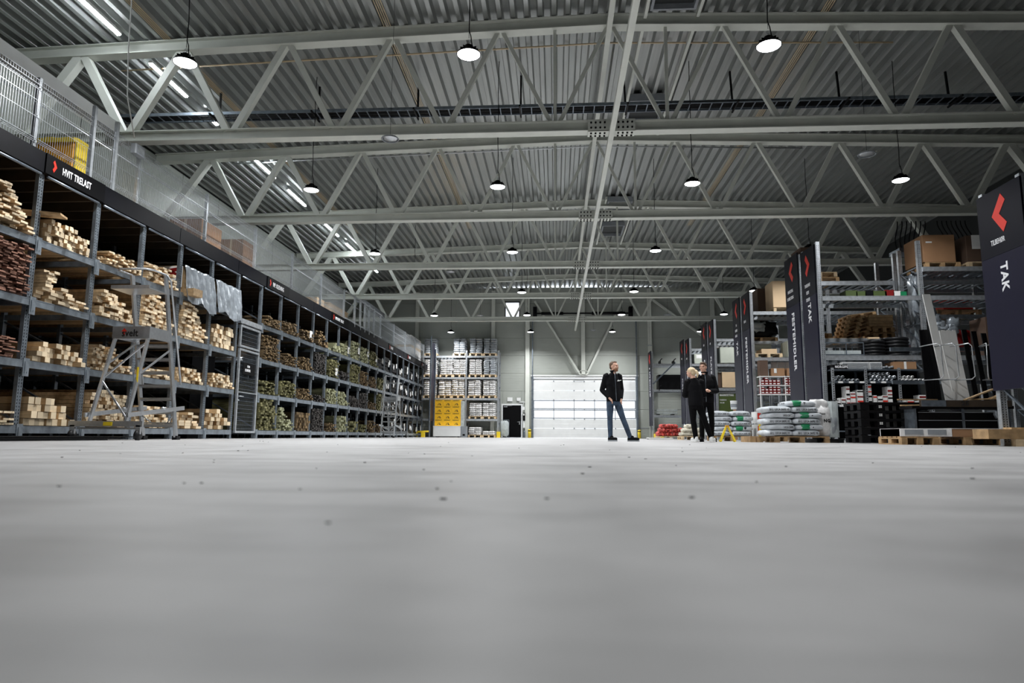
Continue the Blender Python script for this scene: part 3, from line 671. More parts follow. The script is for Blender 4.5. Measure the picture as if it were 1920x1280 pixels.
def pile(bay, lv, H, w, h, kind, prof='flat', jit=.05, f0=.06, f1=.94, ind=False, zoff=0.0, L=3.0, gap=.003, skew=0.0, xo=0.0):
    y0, y1 = U(bay-1)+.06, U(bay)-.06; a0, a1 = y0+(y1-y0)*f0, y0+(y1-y0)*f1
    z0 = LV[lv-1] + .012 + zoff; nr = max(1, int(round(H/(h+gap))))
    if ind: grp = f'{KW[kind]}s on the {LVN[lv-1]}, {BAYN[bay]}'; nm_ = {'pale': 'pine_board', 'redb': 'cladding_board', 'brown': 'treated_board', 'green': 'treated_board', 'palegreen': 'treated_board', 'dark': 'stained_board'}[kind]
    for r in range(nr):
        f = r/max(1, nr-1); b0, b1 = a0, a1
        if prof == 'slope': b1 = a1 - (a1-a0)*.40*f**1.3
        elif prof == 'slopel': b0 = a0 + (a1-a0)*.6*f
        elif prof == 'rag':
            if f > .45: b0 += R.uniform(0, .15)*(a1-a0)*f; b1 -= R.uniform(0, .35)*(a1-a0)*f
        elif prof == 'step':
            if f > .5: b1 = a0 + (a1-a0)*.42
        elif prof == 'top' and r == nr-1: b0 += R.uniform(0, .3)*(a1-a0); b1 -= R.uniform(0, .4)*(a1-a0)
        y = b0; z = z0 + r*(h+gap)
        if ind: lab = f'{KW[kind]}, {["lowest", "low", "middle", "upper", "topmost"][min(4, int(f*4.99))]} layer, {LVN[lv-1]}, {BAYN[bay]}'
        while y + w <= b1 + .001:
            ww = w*R.uniform(.95, 1.0); j = R.gauss(0, jit); j = max(-.25, min(.10, j)); x1 = XR0 + .04 + j + xo; hh = h*R.uniform(.94, 1)
            if R.random() < .03 and r > nr*.5: y += w; continue
            if ind and CNT.get(nm_, 0) < 300:
                CNT[nm_] = CNT.get(nm_, 0) + 1
                o = put('board', UM[kind], None, (x1, y+ww/2, z), (0, 0, R.gauss(0, skew)), (L, ww, hh)); o.name = nm_
                tag(o, lab, 'board', grp)
            else:
                a = R.gauss(0, skew); M = Matrix.Translation((x1, y+ww/2, z)) @ Matrix.Rotation(a, 4, 'Z')
                n0 = len(REST[kind].f); REST[kind].box(-L, 0, -ww/2, ww/2, 0, hh, 0, M); REST[kind].mi[n0+5] = 1
            y += w + gap + (R.uniform(0, .01) if jit > .06 else 0)
# near rack: pale wood, level 1 = bottom
for b in (-0, ):
    pile(b, 4, .62, .14, .032, 'pale', 'slope', .10, skew=.02, ind=False); pile(b, 3, .78, .115, .021, 'redb', 'top', .05, ind=False); pile(b, 2, .34, .16, .018, 'redb', 'rag', .10, f0=.2); pile(b, 1, .20, .2, .03, 'pale', 'rag', .12, f0=.1)
pile(-1, 4, .7, .14, .032, 'pale', 'flat'); pile(-1, 3, .8, .12, .03, 'redb', 'flat')
pile(1, 1, .42, .115, .105, 'pale', 'slope', .04, ind=True); pile(1, 2, .34, .105, .075, 'pale', 'rag', .06, ind=True)
pile(1, 4, .36, .075, .07, 'pale', 'top', .05, ind=True, skew=.01); pile(1, 3, .26, .16, .05, 'pale', 'flat', .07, f1=.6, ind=True); pile(1, 3, .2, .12, .04, 'pale', 'flat', .08, f1=.32, zoff=.27, xo=.05); pile(1, 3, .17, .12, .035, 'pale', 'flat', .05, f0=.62, f1=.95)
pile(5, 3, .56, .12, .105, 'pale', 'top', .03, ind=True); pile(5, 1, .44, .15, .09, 'pale', 'rag', .07, f0=.05, ind=True); pile(4, 1, .32, .22, .055, 'pale', 'rag', .09, ind=True); pile(5, 2, .34, .10, .05, 'pale', 'rag', .05, f0=.08); pile(4, 2, .34, .11, .06, 'pale', 'slope', .05, f0=.1)
pile(4, 3, .74, .16, .048, 'pale', 'slope', .04, f0=.04, ind=True); pile(3, 3, .70, .14, .048, 'pale', 'slope', .05, f0=.0); pile(3, 1, .42, .14, .05, 'pale', 'rag', .06); pile(3, 2, .16, .2, .04, 'pale', 'flat', .1)
pile(2, 4, .24, .07, .03, 'pale', 'rag', .14, skew=.03); pile(3, 4, .40, .12, .04, 'pale', 'rag', .10, skew=.02); pile(2, 3, .46, .12, .055, 'pale', 'slope', .06); pile(2, 2, .44, .085, .045, 'pale', 'slope', .06); pile(2, 1, .66, .12, .062, 'pale', 'top', .04)
# far rack
S2 = [
 (7, 4, .26, .07, .03, 'brown', 'rag', .12), (7, 3, .68, .10, .026, 'brown', 'flat', .05), (7, 2, .36, .10, .03, 'green', 'slope', .08), (7, 1, .86, .11, .05, 'green', 'top', .05),
 (8, 4, .34, .12, .035, 'brown', 'rag', .10), (8, 3, .34, .10, .03, 'brown', 'top', .06), (8, 2, .46, .09, .04, 'green', 'top', .06), (8, 1, .66, .11, .045, 'palegreen', 'step', .05),
 (9, 4, .28, .12, .04, 'brown', 'rag', .10), (9, 3, .40, .10, .04, 'brown', 'rag', .07), (9, 2, .36, .09, .04, 'brown', 'rag', .10), (9, 1, .60, .13, .08, 'brown', 'flat', .04),
 (10, 4, .50, .13, .045, 'brown', 'slope', .12), (10, 3, .68, .10, .028, 'dark', 'flat', .03), (10, 2, .22, .10, .028, 'dark', 'flat', .05), (10, 1, .74, .09, .028, 'dark', 'flat', .03),
 (11, 4, .30, .14, .08, 'palegreen', 'slopel', .08), (11, 3, .62, .10, .05, 'green', 'top', .06), (11, 2, .52, .10, .05, 'palegreen', 'top', .05), (11, 1, .30, .10, .04, 'brown', 'rag', .10),
 (12, 4, .42, .12, .05, 'palegreen', 'slope', .06), (12, 3, .34, .12, .05, 'dark', 'rag', .10), (12, 2, .52, .10, .06, 'palegreen', 'slope', .06), (12, 1, .60, .12, .07, 'palegreen', 'rag', .06),
 (13, 4, .68, .12, .05, 'palegreen', 'flat', .04), (13, 3, .74, .10, .06, 'green', 'top', .06), (13, 2, .40, .08, .05, 'dark', 'top', .05), (13, 1, .42, .14, .08, 'green', 'rag', .10),
 (14, 4, .62, .14, .06, 'palegreen', 'flat', .05), (14, 3, .60, .10, .05, 'brown', 'rag', .06), (14, 2, .62, .10, .05, 'dark', 'top', .04), (14, 1, .30, .12, .06, 'green', 'rag', .10),
 (15, 4, .62, .12, .05, 'green', 'flat', .05), (15, 3, .46, .10, .04, 'brown', 'rag', .06), (15, 2, .30, .10, .04, 'brown', 'flat', .06), (15, 1, .50, .12, .06, 'brown', 'rag', .08),
 (16, 3, .52, .10, .05, 'green', 'rag', .06), (16, 2, .76, .09, .06, 'green', 'flat', .04), (16, 1, .40, .12, .06, 'brown', 'rag', .08),
]
IND = {(7, 1), (8, 1), (9, 1), (9, 3), (8, 3), (10, 4), (8, 4), (9, 4), (7, 2), (11, 4), (12, 1), (12, 4), (9, 2), (10, 2)}
for s in S2:
    pile(*s, ind=(s[0], s[1]) in IND)
RN = dict(pale='rest of the pale pine boards piled on the near rack', redb='reddish brown thin cladding boards stacked in the leftmost bay', brown='rest of the brown treated boards on the far rack', green='rest of the green treated boards on the far rack', palegreen='rest of the pale green treated boards on the far rack', dark='dark stained thin boards stacked on the far rack')
for k, b in REST.items():
    tag(put('stacked_boards', b.mesh('stacked_boards', KIND[k])), RN[k], 'boards', kind='stuff')
# odd planks sticking out
for (p, q, w, h, lb) in [((-8.9, 9.62, 3.55), (-7.75, 9.95, 3.5), .26, .03, 'single board sticking out at the second upright on the left'), ((-9, 14.2, 3.12), (-7.7, 14.0, 3.12), .3, .16, 'thick pale beam end jutting out beside the silver wrap'), ((-9, 10.9, .47), (-7.72, 10.95, .47), .28, .02, 'wavy thin sheets jutting from the bottom left shelf')][:2]:
    mb = MB(); mb.beam(p, q, w, h); solo('loose_board', mb, PALE, lb, 'board')
for (i, z, r, lb) in [(2, 2.0, .045, 'grey pipe end under the third shelf beside the big ladder'), (5, 2.0, .045, 'round pipe end under the third shelf left of the gate')]:
    mb = MB(); mb.tube([(-8.6, U(i)+.22, z-.0), (-7.9, U(i)+.22, z-.0)], r, 12); mb.tube([(-7.9, U(i)+.22, z), (-7.895, U(i)+.22, z)], r*.75, 12, 1); solo('pipe_end', mb, [GALVL, BLACK], lb, 'pipe')
# black bundles with white labels in the far bays
n_ = 0
for b in range(16, 24):
    for lv in range(1, 5):
        if b == 16 and lv != 4: continue
        if b < 19 and lv in (1,) and b > 16 and R.random() < .3: continue
        y0, y1 = U(b-1)+.12, U(b)-.12; z0 = LV[lv-1]+.01; H = R.uniform(.45, .72)
        t = thing('wrapped_bundle', f'black bundle with white tags on the {LVN[lv-1]} near the rack end', 'bundle', (-8.6, (y0+y1)/2, z0), f'black bundles on the {LVN[lv-1]} at the far end')
        mb = MB()
        for k in range(5): mb.cbox(-9.8, -8.02+R.uniform(-.06, .04), y0, y1-R.uniform(0, .25), z0+H*k/5, z0+H*(k+1)/5-.012, .02)
        part('bundle_layers', mb, BLKP, t, kind='stuff')
        for k in range(2):
            yy = R.uniform(y0+.1, y1-.4); zz = z0 + H*R.uniform(.15, .7); mb = MB(); a = R.uniform(-.6, .6)
            M = Matrix.Translation((-7.955, yy+.08, zz+.1)) @ Matrix.Rotation(a, 4, 'X'); mb.box(0, .006, -.09, .09, -.11, .11, 0, M); part('paper_tag', mb, PAPER, t)
for (b, lv, zz) in [(13, 4, .25), (14, 4, .3), (15, 4, .22), (12, 4, .1), (11, 3, .1), (9, 4, .1)]:
    mb = MB(); y = U(b-1)+.75; mb.box(-7.90, -7.895, y, y+.24, LV[lv-1]+zz, LV[lv-1]+zz+.26); solo('paper_tag', mb, PAPER, f'white tag, {LVN[lv-1]}, {BAYN[b]}', 'tag')

# ---- superellipsoid lumps (sacks, wraps)
def lump(mb, c, s, e1=.45, e2=.35, nu=18, nv=10, amp=.0, seed=0, mi=0, droop=0.0, rz=0.0):
    rr = random.Random(seed); ph = [rr.uniform(0, 6.28) for _ in range(6)]; fr_ = [rr.uniform(2, 6) for _ in range(6)]
    sg = lambda v, e: math.copysign(abs(v)**e, v); vs = []
    for j in range(nv+1):
        v = -PI/2 + PI*j/nv
        for i in range(nu):
            u = 2*PI*i/nu
            x, y, z = sg(math.cos(v), e1)*sg(math.cos(u), e2), sg(math.cos(v), e1)*sg(math.sin(u), e2), sg(math.sin(v), e1)
            d = 1 + amp*(math.sin(fr_[0]*x*2+ph[0]) * math.sin(fr_[1]*z*2+ph[1]) + .6*math.sin(fr_[2]*y*3+ph[2]+fr_[3]*x*2) + .35*math.sin(9*x+7*z+ph[4]))
            px, py, pz = x*s[0]/2*d, y*s[1]/2*d, z*s[2]/2*d - droop*(x*x)*s[2]
            ca, sa = math.cos(rz), math.sin(rz); vs.append((c[0]+px*ca-py*sa, c[1]+px*sa+py*ca, c[2]+s[2]/2+pz))
    fs = [(j*nu+i, j*nu+(i+1) % nu, (j+1)*nu+(i+1) % nu, (j+1)*nu+i) for j in range(nv) for i in range(nu)]
    return mb.add(vs, fs, mi, True)

# silver wrapped packages on the top shelf of the near rack
for (b, lb) in ((4, 'silver wrapped timber pack on the top shelf, left of two'), (5, 'silver wrapped timber pack on the top shelf, right of two beside the gate')):
    y0, y1 = U(b-1)+.07, U(b)-.05; t = thing('wrapped_pack', lb, 'package', (-8.4, (y0+y1)/2, 3.08))
    mb = MB(); mb.box(-9.8, -8.02, y0+.02, y1-.05, 3.09, 3.70); part('pack_core', mb, PALE, t)
    # crumpled foil draped over top and front
    n_u, n_v = 64, 30; vs = []; rr = random.Random(b)
    P_ = [(-9.4, 3.74), (-8.25, 3.76), (-7.97, 3.70), (-7.93, 3.42), (-7.90, 3.18), (-7.86, 3.02)]
    for j in range(n_v+1):
        f = j/n_v*(len(P_)-1); k = min(int(f), len(P_)-2); g = f-k; px = P_[k][0]*(1-g)+P_[k+1][0]*g; pz = P_[k][1]*(1-g)+P_[k+1][1]*g
        for i in range(n_u+1):
            q = i/n_u; yy = y0 - .015 + (y1-y0+.03)*q
            a = .016*abs(math.sin(q*8+j*.09+b))+.014*abs(math.sin(q*15-j*.13+2*b))-.012*abs(math.sin(q*5+j*.21))+.007*abs(math.sin(q*29+j*.31))+.002*rr.uniform(-1, 1)
            dz = -.10*abs(math.sin(q*5+b))*(j/n_v)**4*1.2 - .12*q*(j/n_v)**5
            vs.append((px + a + .02, yy, pz + a*.5 + dz))
    mb.v = []; mb = MB(); mb.add(vs, [(j*(n_u+1)+i, j*(n_u+1)+i+1, (j+1)*(n_u+1)+i+1, (j+1)*(n_u+1)+i) for j in range(n_v) for i in range(n_u)], 0, True)
    part('foil_cover', mb, FOIL, t, 'crumpled silver foil cover')
    mb = MB(); mb.box(-8.75, -7.99, y0-.012, y0, 3.22, 3.68, 0); part('side_wrap', mb, PAPER, t, 'white printed side of the wrap')
    mb = MB(); mb.box(-8.72, -8.0, y0-.018, y0-.012, 3.30, 3.37); mb.box(-8.45, -8.05, y0-.018, y0-.012, 3.44, 3.47); part('dark_band', mb, BLACK, t)
    mb = MB(); mb.add([(-8.5, y0-.02, 3.45), (-8.02, y0-.02, 3.6), (-8.02, y0-.02, 3.66), (-8.3, y0-.02, 3.62), (-8.06, y0-.02, 3.5), (-8.4, y0-.02, 3.4)], [(0, 1, 2, 3), (0, 3, 4, 5)]); part('red_emblem', mb, DKRED, t)

# ---- mesh gate between the two rack sections
g = thing('mesh_gate', 'tall narrow mesh gate with black infill between the two timber racks', 'gate', (-7.95, U(5)+.68, 0))
ya, yb = U(5)+.10, U(6)-.10
for nm, z0, z1 in (('upper', 2.30, 2.86), ('lower', .14, 2.26)):
    mb = MB()
    for y in (ya, yb-.06): mb.box(-7.98, -7.93, y, y+.06, z0, z1)
    for z in (z0, z1-.05): mb.box(-7.98, -7.93, ya+.06, yb-.06, z, z+.05)
    part('gate_frame', mb, GALVL, g)
    mb = MB(); z = z0+.1
    while z < z1-.06: mb.box(-7.962, -7.957, ya+.06, yb-.06, z, z+.006); z += .1
    y = ya+.11
    while y < yb-.06: mb.box(-7.966, -7.961, y, y+.004, z0+.05, z1-.05); y += .05
    part('gate_mesh', mb, GALV, g, kind='stuff')
mb = MB(); mb.box(-8.02, -7.92, ya-.05, yb+.05, 2.90, 3.02); part('header_beam', mb, GALVL, g)
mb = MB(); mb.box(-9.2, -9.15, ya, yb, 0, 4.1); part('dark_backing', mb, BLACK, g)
mb = MB(); mb.box(-7.93, -7.925, ya+.25, yb-.25, 1.62, 1.92); sp = part('notice_panel', mb, BLACK, g)
text('lettering', 'KUN', .08, (-7.922, ya+.46, 1.83), 'x', sp, INK, .8, .03); text('lettering', 'KUNDER', .09, (-7.922, ya+.34, 1.73), 'x', sp, INK, .8, .03)
mb = MB(); mb.tube([(-7.93, ya+.05, 1.05), (-7.86, ya+.05, 1.05), (-7.86, ya+.2, 1.05)], .012, 6); mb.tube([(-7.93, ya+.05, .95), (-7.90, ya+.05, .95)], .02, 8); mb.box(-7.99, -7.92, ya+.06, yb-.06, 1.15, 1.17); part('gate_handle', mb, GALVL, g)

# dark flat sheets lying on the floor at the near left
for k in range(3):
    mb = MB(); mb.box(-8.1+.05*k, -6.95-.05*k, 7.0+.3*k, 10.3+.4*k, .002+.022*k, .018+.022*k); solo('floor_sheet', mb, BLKP, ['dark sheet lying lowest on the floor before the near rack', 'dark sheet in the middle of the low floor pile', 'topmost dark sheet of the low floor pile at left'][k], 'sheet')

# ---- platform ladders
def ladder(label, loc, rz, logo=True, sc=1.0):
    t = thing('platform_ladder', label, 'ladder', (0, 0, 0))
    b_ = .31
    for s in (-1, 1):
        mb = MB(); mb.beam((s*b_, .75, .03), (s*b_, .05, 2.90), .035, .09, up=(0, 1, 0)); mb.beam((s*(b_+.02), .75, .03), (s*(b_+.02), .05, 2.90), .01, .03, up=(0, 1, 0)); part('climbing_stile', mb, ALU, t)
        mb = MB(); mb.box(s*b_-.045, s*b_+.045, .70, .82, 0, .07); part('rubber_foot', mb, RUB, t)
        mb = MB(); mb.beam((s*b_, -.75, .25), (s*(b_-.02), -.27, 1.80), .035, .06, up=(0, 1, 0)); part('support_leg', mb, ALU, t)
        mb = MB(); mb.tube([(s*(b_+.05), .70, 1.0), (s*(b_+.05), .14, 2.80), (s*(b_+.02), .05, 2.90)], .018, 8); mb.beam((s*b_, .42, 1.8), (s*(b_+.05), .44, 1.8), .02, .02); part('handrail', mb, ALU, t)
        mb = MB(); mb.beam((s*(b_+.05), -.80, .40), (s*(b_+.05), .86, .58), .03, .07); mb.lathe([(0, 0), (.04, 0), (.04, .05), (0, .05)], (s*(b_+.05), .2, .52), 10); part('stabiliser_bar', mb, ALU, t)
        mb = MB(); mb.tube([(s*b_, .62, .45), (s*.12, .73, .28)], .012, 6); part('step_brace', mb, ALU, t)
    for k in range(7):
        z = .27 + .235*k; y = .75 - .70*(z/2.9)
        mb = MB(); mb.box(-b_+.02, b_-.02, y-.045, y+.045, z-.02, z+.012); mb.box(-b_+.02, b_-.02, y+.035, y+.045, z-.045, z-.02); part('step', mb, ALU, t)
    mb = MB(); mb.box(-b_, b_, -.30, .30, 1.78, 1.82); mb.box(-b_-.02, -b_, -.3, .3, 1.72, 1.92); mb.box(b_, b_+.02, -.3, .3, 1.72, 1.92); part('platform', mb, ALU, t)
    mb = MB(); mb.box(-b_-.02, b_+.02, -.33, -.30, 1.71, 1.92); sb = part('toe_board', mb, ALU, t, 'aluminium toe board of the platform')
    if logo:
        text('lettering', 'svelt', .17, (-.16, -.333, 1.80), 'y', sb, INKB, .85, .02)
        mb = MB(); c = (-.12, 1.83)
        mb.add([(c[0]-.05, -.334, c[1]+.0), (c[0]+.05, -.334, c[1]+.0), (c[0], -.334, c[1]+.06), (c[0]-.015, -.334, c[1]-.06), (c[0]+.015, -.334, c[1]-.06), (c[0]+.015, -.334, c[1]), (c[0]-.015, -.334, c[1])], [(0, 1, 2), (3, 4, 5, 6)]); part('arrow_mark', mb, RED, sb)
    mb = MB(); H_ = 2.90
    mb.tube([(-b_, .05, H_), (-b_, -.32, H_+.0), (-b_+.08, -.42, H_), (b_-.08, -.42, H_), (b_, -.32, H_), (b_, .05, H_)], .018, 8); part('guard_hoop', mb, ALU, t)
    mb = MB(); mb.box(-b_-.03, b_+.03, -.45, .06, 2.55, 2.575); mb.box(-b_-.03, b_+.03, -.46, -.44, 2.55, 2.61); part('tool_tray', mb, ALU, t)
    mb = MB(); mb.beam((-.62, -.78, .26), (.62, -.78, .26), .04, .09); mb.beam((-.5, -.74, .19), (.5, -.74, .19), .03, .03); part('base_bar', mb, ALU, t)
    mb = MB(); mb.box(-.03, .12, -.805, -.80, .23, .29); part('warning_sticker', mb, YEL, t)
    mb = MB(); mb.box(b_-.01, b_+.02, -.555, -.545, 0.95, 1.2) ; part('yellow_sticker', mb, YEL, t)
    for s in (-1, 1):
        mb = MB(); mb.tube([(s*.55-.025, -.78, .08), (s*.55+.025, -.78, .08)], .08, 16); mb.box(s*.55-.04, s*.55+.04, -.80, -.76, .10, .24, 1); part('castor', mb, [RUB, ALU], t)
    for (p, q) in [((-b_, -.50, 1.02), (b_, -.30, 1.68)), ((-b_, -.52, .98), (b_, -.73, .34)), ((-b_, .64, .30), (b_, .70, .30))]:
        mb = MB(); mb.beam(p, q, .025, .025, up=(0, 1, 0)); part('cross_brace', mb, ALU, t)
    for a_, z_ in ((-b_+.02, 1.25), (b_, 1.1)): mb = MB(); mb.beam((a_, -.47, z_), (a_, .37, z_+.5), .02, .03); part('side_brace', mb, ALU, t)
    t.location = loc; t.rotation_euler = (0, 0, rz); t.scale = (sc, sc, sc)
    return t
ladder('big aluminium platform ladder on castors before the near timber rack', (-7.22, 11.40, 0), 0)
ladder('smaller aluminium platform ladder standing at the far timber rack', (-7.06, 29.2, 0), PI, False, .92)
# ================================================================ RACK OF SACKS AT THE BACK LEFT
mb = MB(); mb.box(-.05, .05, 0, .09, 0, 5.35); mb.box(-.05, -.042, -.004, 0, 0, 5.35); mb.box(.042, .05, -.004, 0, 0, 5.35); mb.box(-.07, .07, -.02, .11, 0, .012)
slots(mb, 5.3, 'y', .05, .048, 1, -.001); RUP = mb.mesh('pallet_rack_upright', [GALVL, BLACK])
def prack(label, xs, yf, yb, levels, H, xb=None, slat=True, group=None):
    t = thing('pallet_rack', label, 'rack', (xs[0], yf, 0))
    for x in xs:
        for y in (yf, yb-.09): put('upright', RUP, t, (x+.05-xs[0], y-yf, 0), (0, 0, 0), (1, 1, H/5.35))
        b = MB(); z = .3
        while z + .8 < H: b.beam((x+.05, yf+.1, z), (x+.05, yb-.1, z+.6), .03, .03); b.beam((x+.05, yf+.1, z+.6), (x+.05, yb-.1, z+.6), .03, .03); z += .75
        part('frame_brace', b, GALV, t)
    for x0, x1 in zip(xs[:-1], xs[1:]):
        for z in levels:
            for y in (yf-.02, yb-.03):
                b = MB(); b.box(x0+.1, x1, y, y+.05, z-.12, z); b.box(x0+.1, x1, y-.004, y, z-.12, z-.105); b.box(x0+.1, x1, y-.004, y, z-.015, z); part('shelf_beam', b, GALVL, t)
            if slat:
                b = MB(); n = max(4, int((x1-x0)/.22))
                for k in range(n): xx = x0+.16+(x1-x0-.2)*k/n; b.box(xx, xx+.08, yf+.03, yb-.04, z-.04, z-.012)
                part('shelf_slats', b, GALV, t, kind='stuff')
    return t
BZ = [1.13, 2.40, 3.69, 5.02]
prack('grey pallet rack of stacked sacks at the back left corner', [-9.5, -7.51, -5.57, -3.57], 41.85, 43.0, BZ, 5.35)
def sackmesh(m, prints=INKB, w=.40, d=1.05, h=.125, seed=1, amp=.03):
    b = MB(); lump(b, (0, 0, 0), (w, d, h), .55, .35, 16, 8, amp, seed)
    for k in range(2): b.box(-.13+.13*k, -.13+.13*k+R.uniform(.04, .10), -d/2-.003, -d/2+.02, h*.42, h*.60, 1)
    return b.mesh('sack', [m, prints])
SM = {'w': [sackmesh(SACKW, seed=s) for s in (1, 2, 3)], 'g': [sackmesh(SACKG, GRY, seed=s, amp=.05) for s in (4, 5)]}
ORD = ['lowest', 'second', 'third', 'fourth', 'fifth', 'sixth', 'seventh', 'eighth', 'ninth']
def stack(xc, z, n, kind, label, pl='pallet'):
    xc += 0
    pallet(xc-.42, xc+.42, 41.85, 43.0, z+.005, PALP, 'pallet under the ' + label, simple=True)
    for j in range(n):
        for s in (-1, 1):
            me = R.choice(SM[kind]); o = put('sack', me, None, (xc+s*.192+R.uniform(-.012, .012), 42.38+R.uniform(-.02, .02), z+.15+j*.118), (0, 0, R.uniform(-.03, .03)))
            tag(o, f'{["left", "right"][s > 0]} sack, {ORD[j]} layer, {label}', 'sack', f'sacks in the {label}')
X_ = lambda px: (px-1042)/1280*41.9
st = [(860, 3, 8, 'g', 'shiny stack above the rack, left one'), (891.5, 3, 8, 'g', 'dark wrapped stack above the rack, middle'), (918, 3, 8, 'g', 'dark wrapped stack above the rack, right end'), (804, 3, 8, 'g', 'wrapped stack above the rack behind the tall end sign'),
      (835.5, 2, 8, 'w', 'white stack on the fourth level, first from left'), (860.5, 2, 8, 'w', 'white stack on the fourth level, second from left'), (891, 2, 8, 'w', 'white stack on the fourth level, third from left'), (918, 2, 9, 'g', 'grey stack on the fourth level at the right end'),
      (833, 1, 8, 'w', 'white stack on the third level, first from left'), (858.5, 1, 9, 'w', 'white stack on the third level, second from left'), (889.5, 1, 8, 'w', 'white stack on the third level, third from left'), (917.5, 1, 8, 'w', 'white stack on the third level at the right end'),
      (892, 0, 7, 'w', 'white stack on the second level, left of two'), (917.5, 0, 7, 'w', 'white stack on the second level, right of two'), (804, 2, 8, 'w', 'white stack on the fourth level behind the tall end sign'), (804, 1, 8, 'w', 'white stack on the third level behind the tall end sign')]
for (px, lv, n, k, lb) in st: stack(X_(px), BZ[lv], n, k, lb)
stack(X_(891.5), 0, 4, 'w', 'low white stack on the floor under the rack, left'); stack(X_(917.5), 0, 2, 'w', 'lowest white stack on the floor at the rack end')
# yellow cartons on a white chest
for j in range(4):
    for i in range(3):
        x0 = -7.24 + i*.52; z0 = .68 + j*.39
        t = thing('yellow_carton', f'{["left", "middle", "right"][i]} yellow printed carton in the {["lowest", "second", "third", "top"][j]} row of the yellow stack', 'box', (x0+.26, 41.1, z0), 'yellow cartons in front of the sack rack')
        mb = MB(); mb.cbox(x0, x0+.515, 40.8, 41.4, z0, z0+.385, .006); part('body', mb, YELB, t)
        text('lettering', 'DEWALT', .085, (x0+.05, 40.797, z0+.33), 'y', t, INKB, 1.0, .04)
        mb = MB(); mb.beam((x0+.17, 40.797, z0+.06), (x0+.24, 40.797, z0+.13), .006, .03); mb.box(x0+.27, x0+.38, 40.795, 40.8, z0+.06, z0+.10); mb.box(x0+.30, x0+.33, 40.795, 40.8, z0+.10, z0+.18); mb.beam((x0+.22, 40.797, z0+.16), (x0+.3, 40.797, z0+.16), .006, .025); part('tool_picture', mb, INKB, t)
mb = MB(); mb.cbox(-5.68, -5.50, 40.82, 41.4, .66, 2.18, .03); solo('film_wrap', mb, FILM, 'clear film edge on the right side of the yellow stack', 'film')
t = thing('storage_chest', 'low white chest on the floor in front of the yellow cartons', 'chest', (-6.4, 40.8, 0))
mb = MB(); mb.cbox(-7.26, -5.62, 40.45, 41.45, .06, .62, .02); part('chest_body', mb, WHITE, t)
mb = MB(); mb.cbox(-7.28, -5.60, 40.43, 41.47, .62, .67, .02); part('lid', mb, WHITE, t)
mb = MB(); mb.box(-5.6, -5.30, 40.5, 41.2, .02, .66); mb.box(-5.5, -5.36, 40.49, 40.5, .1, .2, 1); part('side_box', mb, [GRY, BLACK], t)
for x in (-7.1, -5.8): mb = MB(); mb.box(x, x+.1, 40.5, 41.4, 0, .06); part('foot', mb, BLACK, t)
# tall end sign of the back-left rack
def end_sign(label, x, y0, y1, z0, zs, z1, words, big, bz, dirn, bs=.28, small=.13, th=.03, cz=.46, wz=1.02):
    t = thing('end_sign', label, 'sign', (x, (y0+y1)/2, z0))
    mb = MB(); mb.box(x-th, x, y0, y1, zs+.004, z1); up_ = part('upper_board', mb, NAVY, t)
    mb = MB(); mb.box(x-th, x, y0, y1, z0, zs); lo_ = part('lower_board', mb, NAVYL, t)  # violet fade of the sign bottoms evened into the lower board's colour
    yc = (y0+y1)/2; s = (y1-y0)/1.05
    part('chevron', chevron((x-th-.003, yc, z1-cz), .34*s, .62, .16*s, 'x', 0, dirn), RED, up_)
    for k, w in enumerate(words): text('lettering', w, small, (x-th-.002, yc+.032*len(w)*small/.14*1.15, z1-wz-.2*k), '-x', up_, INK, .60, .012)
    if big: text('lettering', big, bs, (x-th-.002, yc, bz), 'down-x', lo_, INK, .95, .03)
    return t
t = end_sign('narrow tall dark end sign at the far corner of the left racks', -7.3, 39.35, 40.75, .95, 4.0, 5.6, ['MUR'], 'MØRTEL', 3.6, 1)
mb = MB(); mb.box(-7.30, -7.24, 39.3, 39.36, 0, 5.9); mb.box(-7.3, -7.24, 40.74, 40.8, 0, 5.3); solo('sign_post', mb, GALV, 'steel posts carrying the tall end sign at the left corner', 'post')
def guard(x, y, label):
    t = thing('rack_guard', label, 'guard', (x, y, 0))
    mb = MB(); mb.cbox(x-.11, x+.11, y-.11, y+.11, 0, .36, .03); part('guard_body', mb, YEL, t)
    mb = MB(); mb.box(x-.14, x+.14, y-.14, y+.14, 0, .012); part('base_plate', mb, YEL, t)
guard(-3.47, 41.7, 'yellow corner guard at the right foot of the sack rack'); guard(-7.65, 39.4, 'yellow post guard at the foot of the tall end sign')
mb = MB(); mb.tube([(-8.0, 39.35, .30), (-7.3, 39.3, .34)], .05, 8); mb.tube([(-8, 39.35, 0), (-8, 39.35, .3)], .04, 6); solo('guard_rail', mb, YEL, 'low yellow rail by the tall end sign', 'rail')
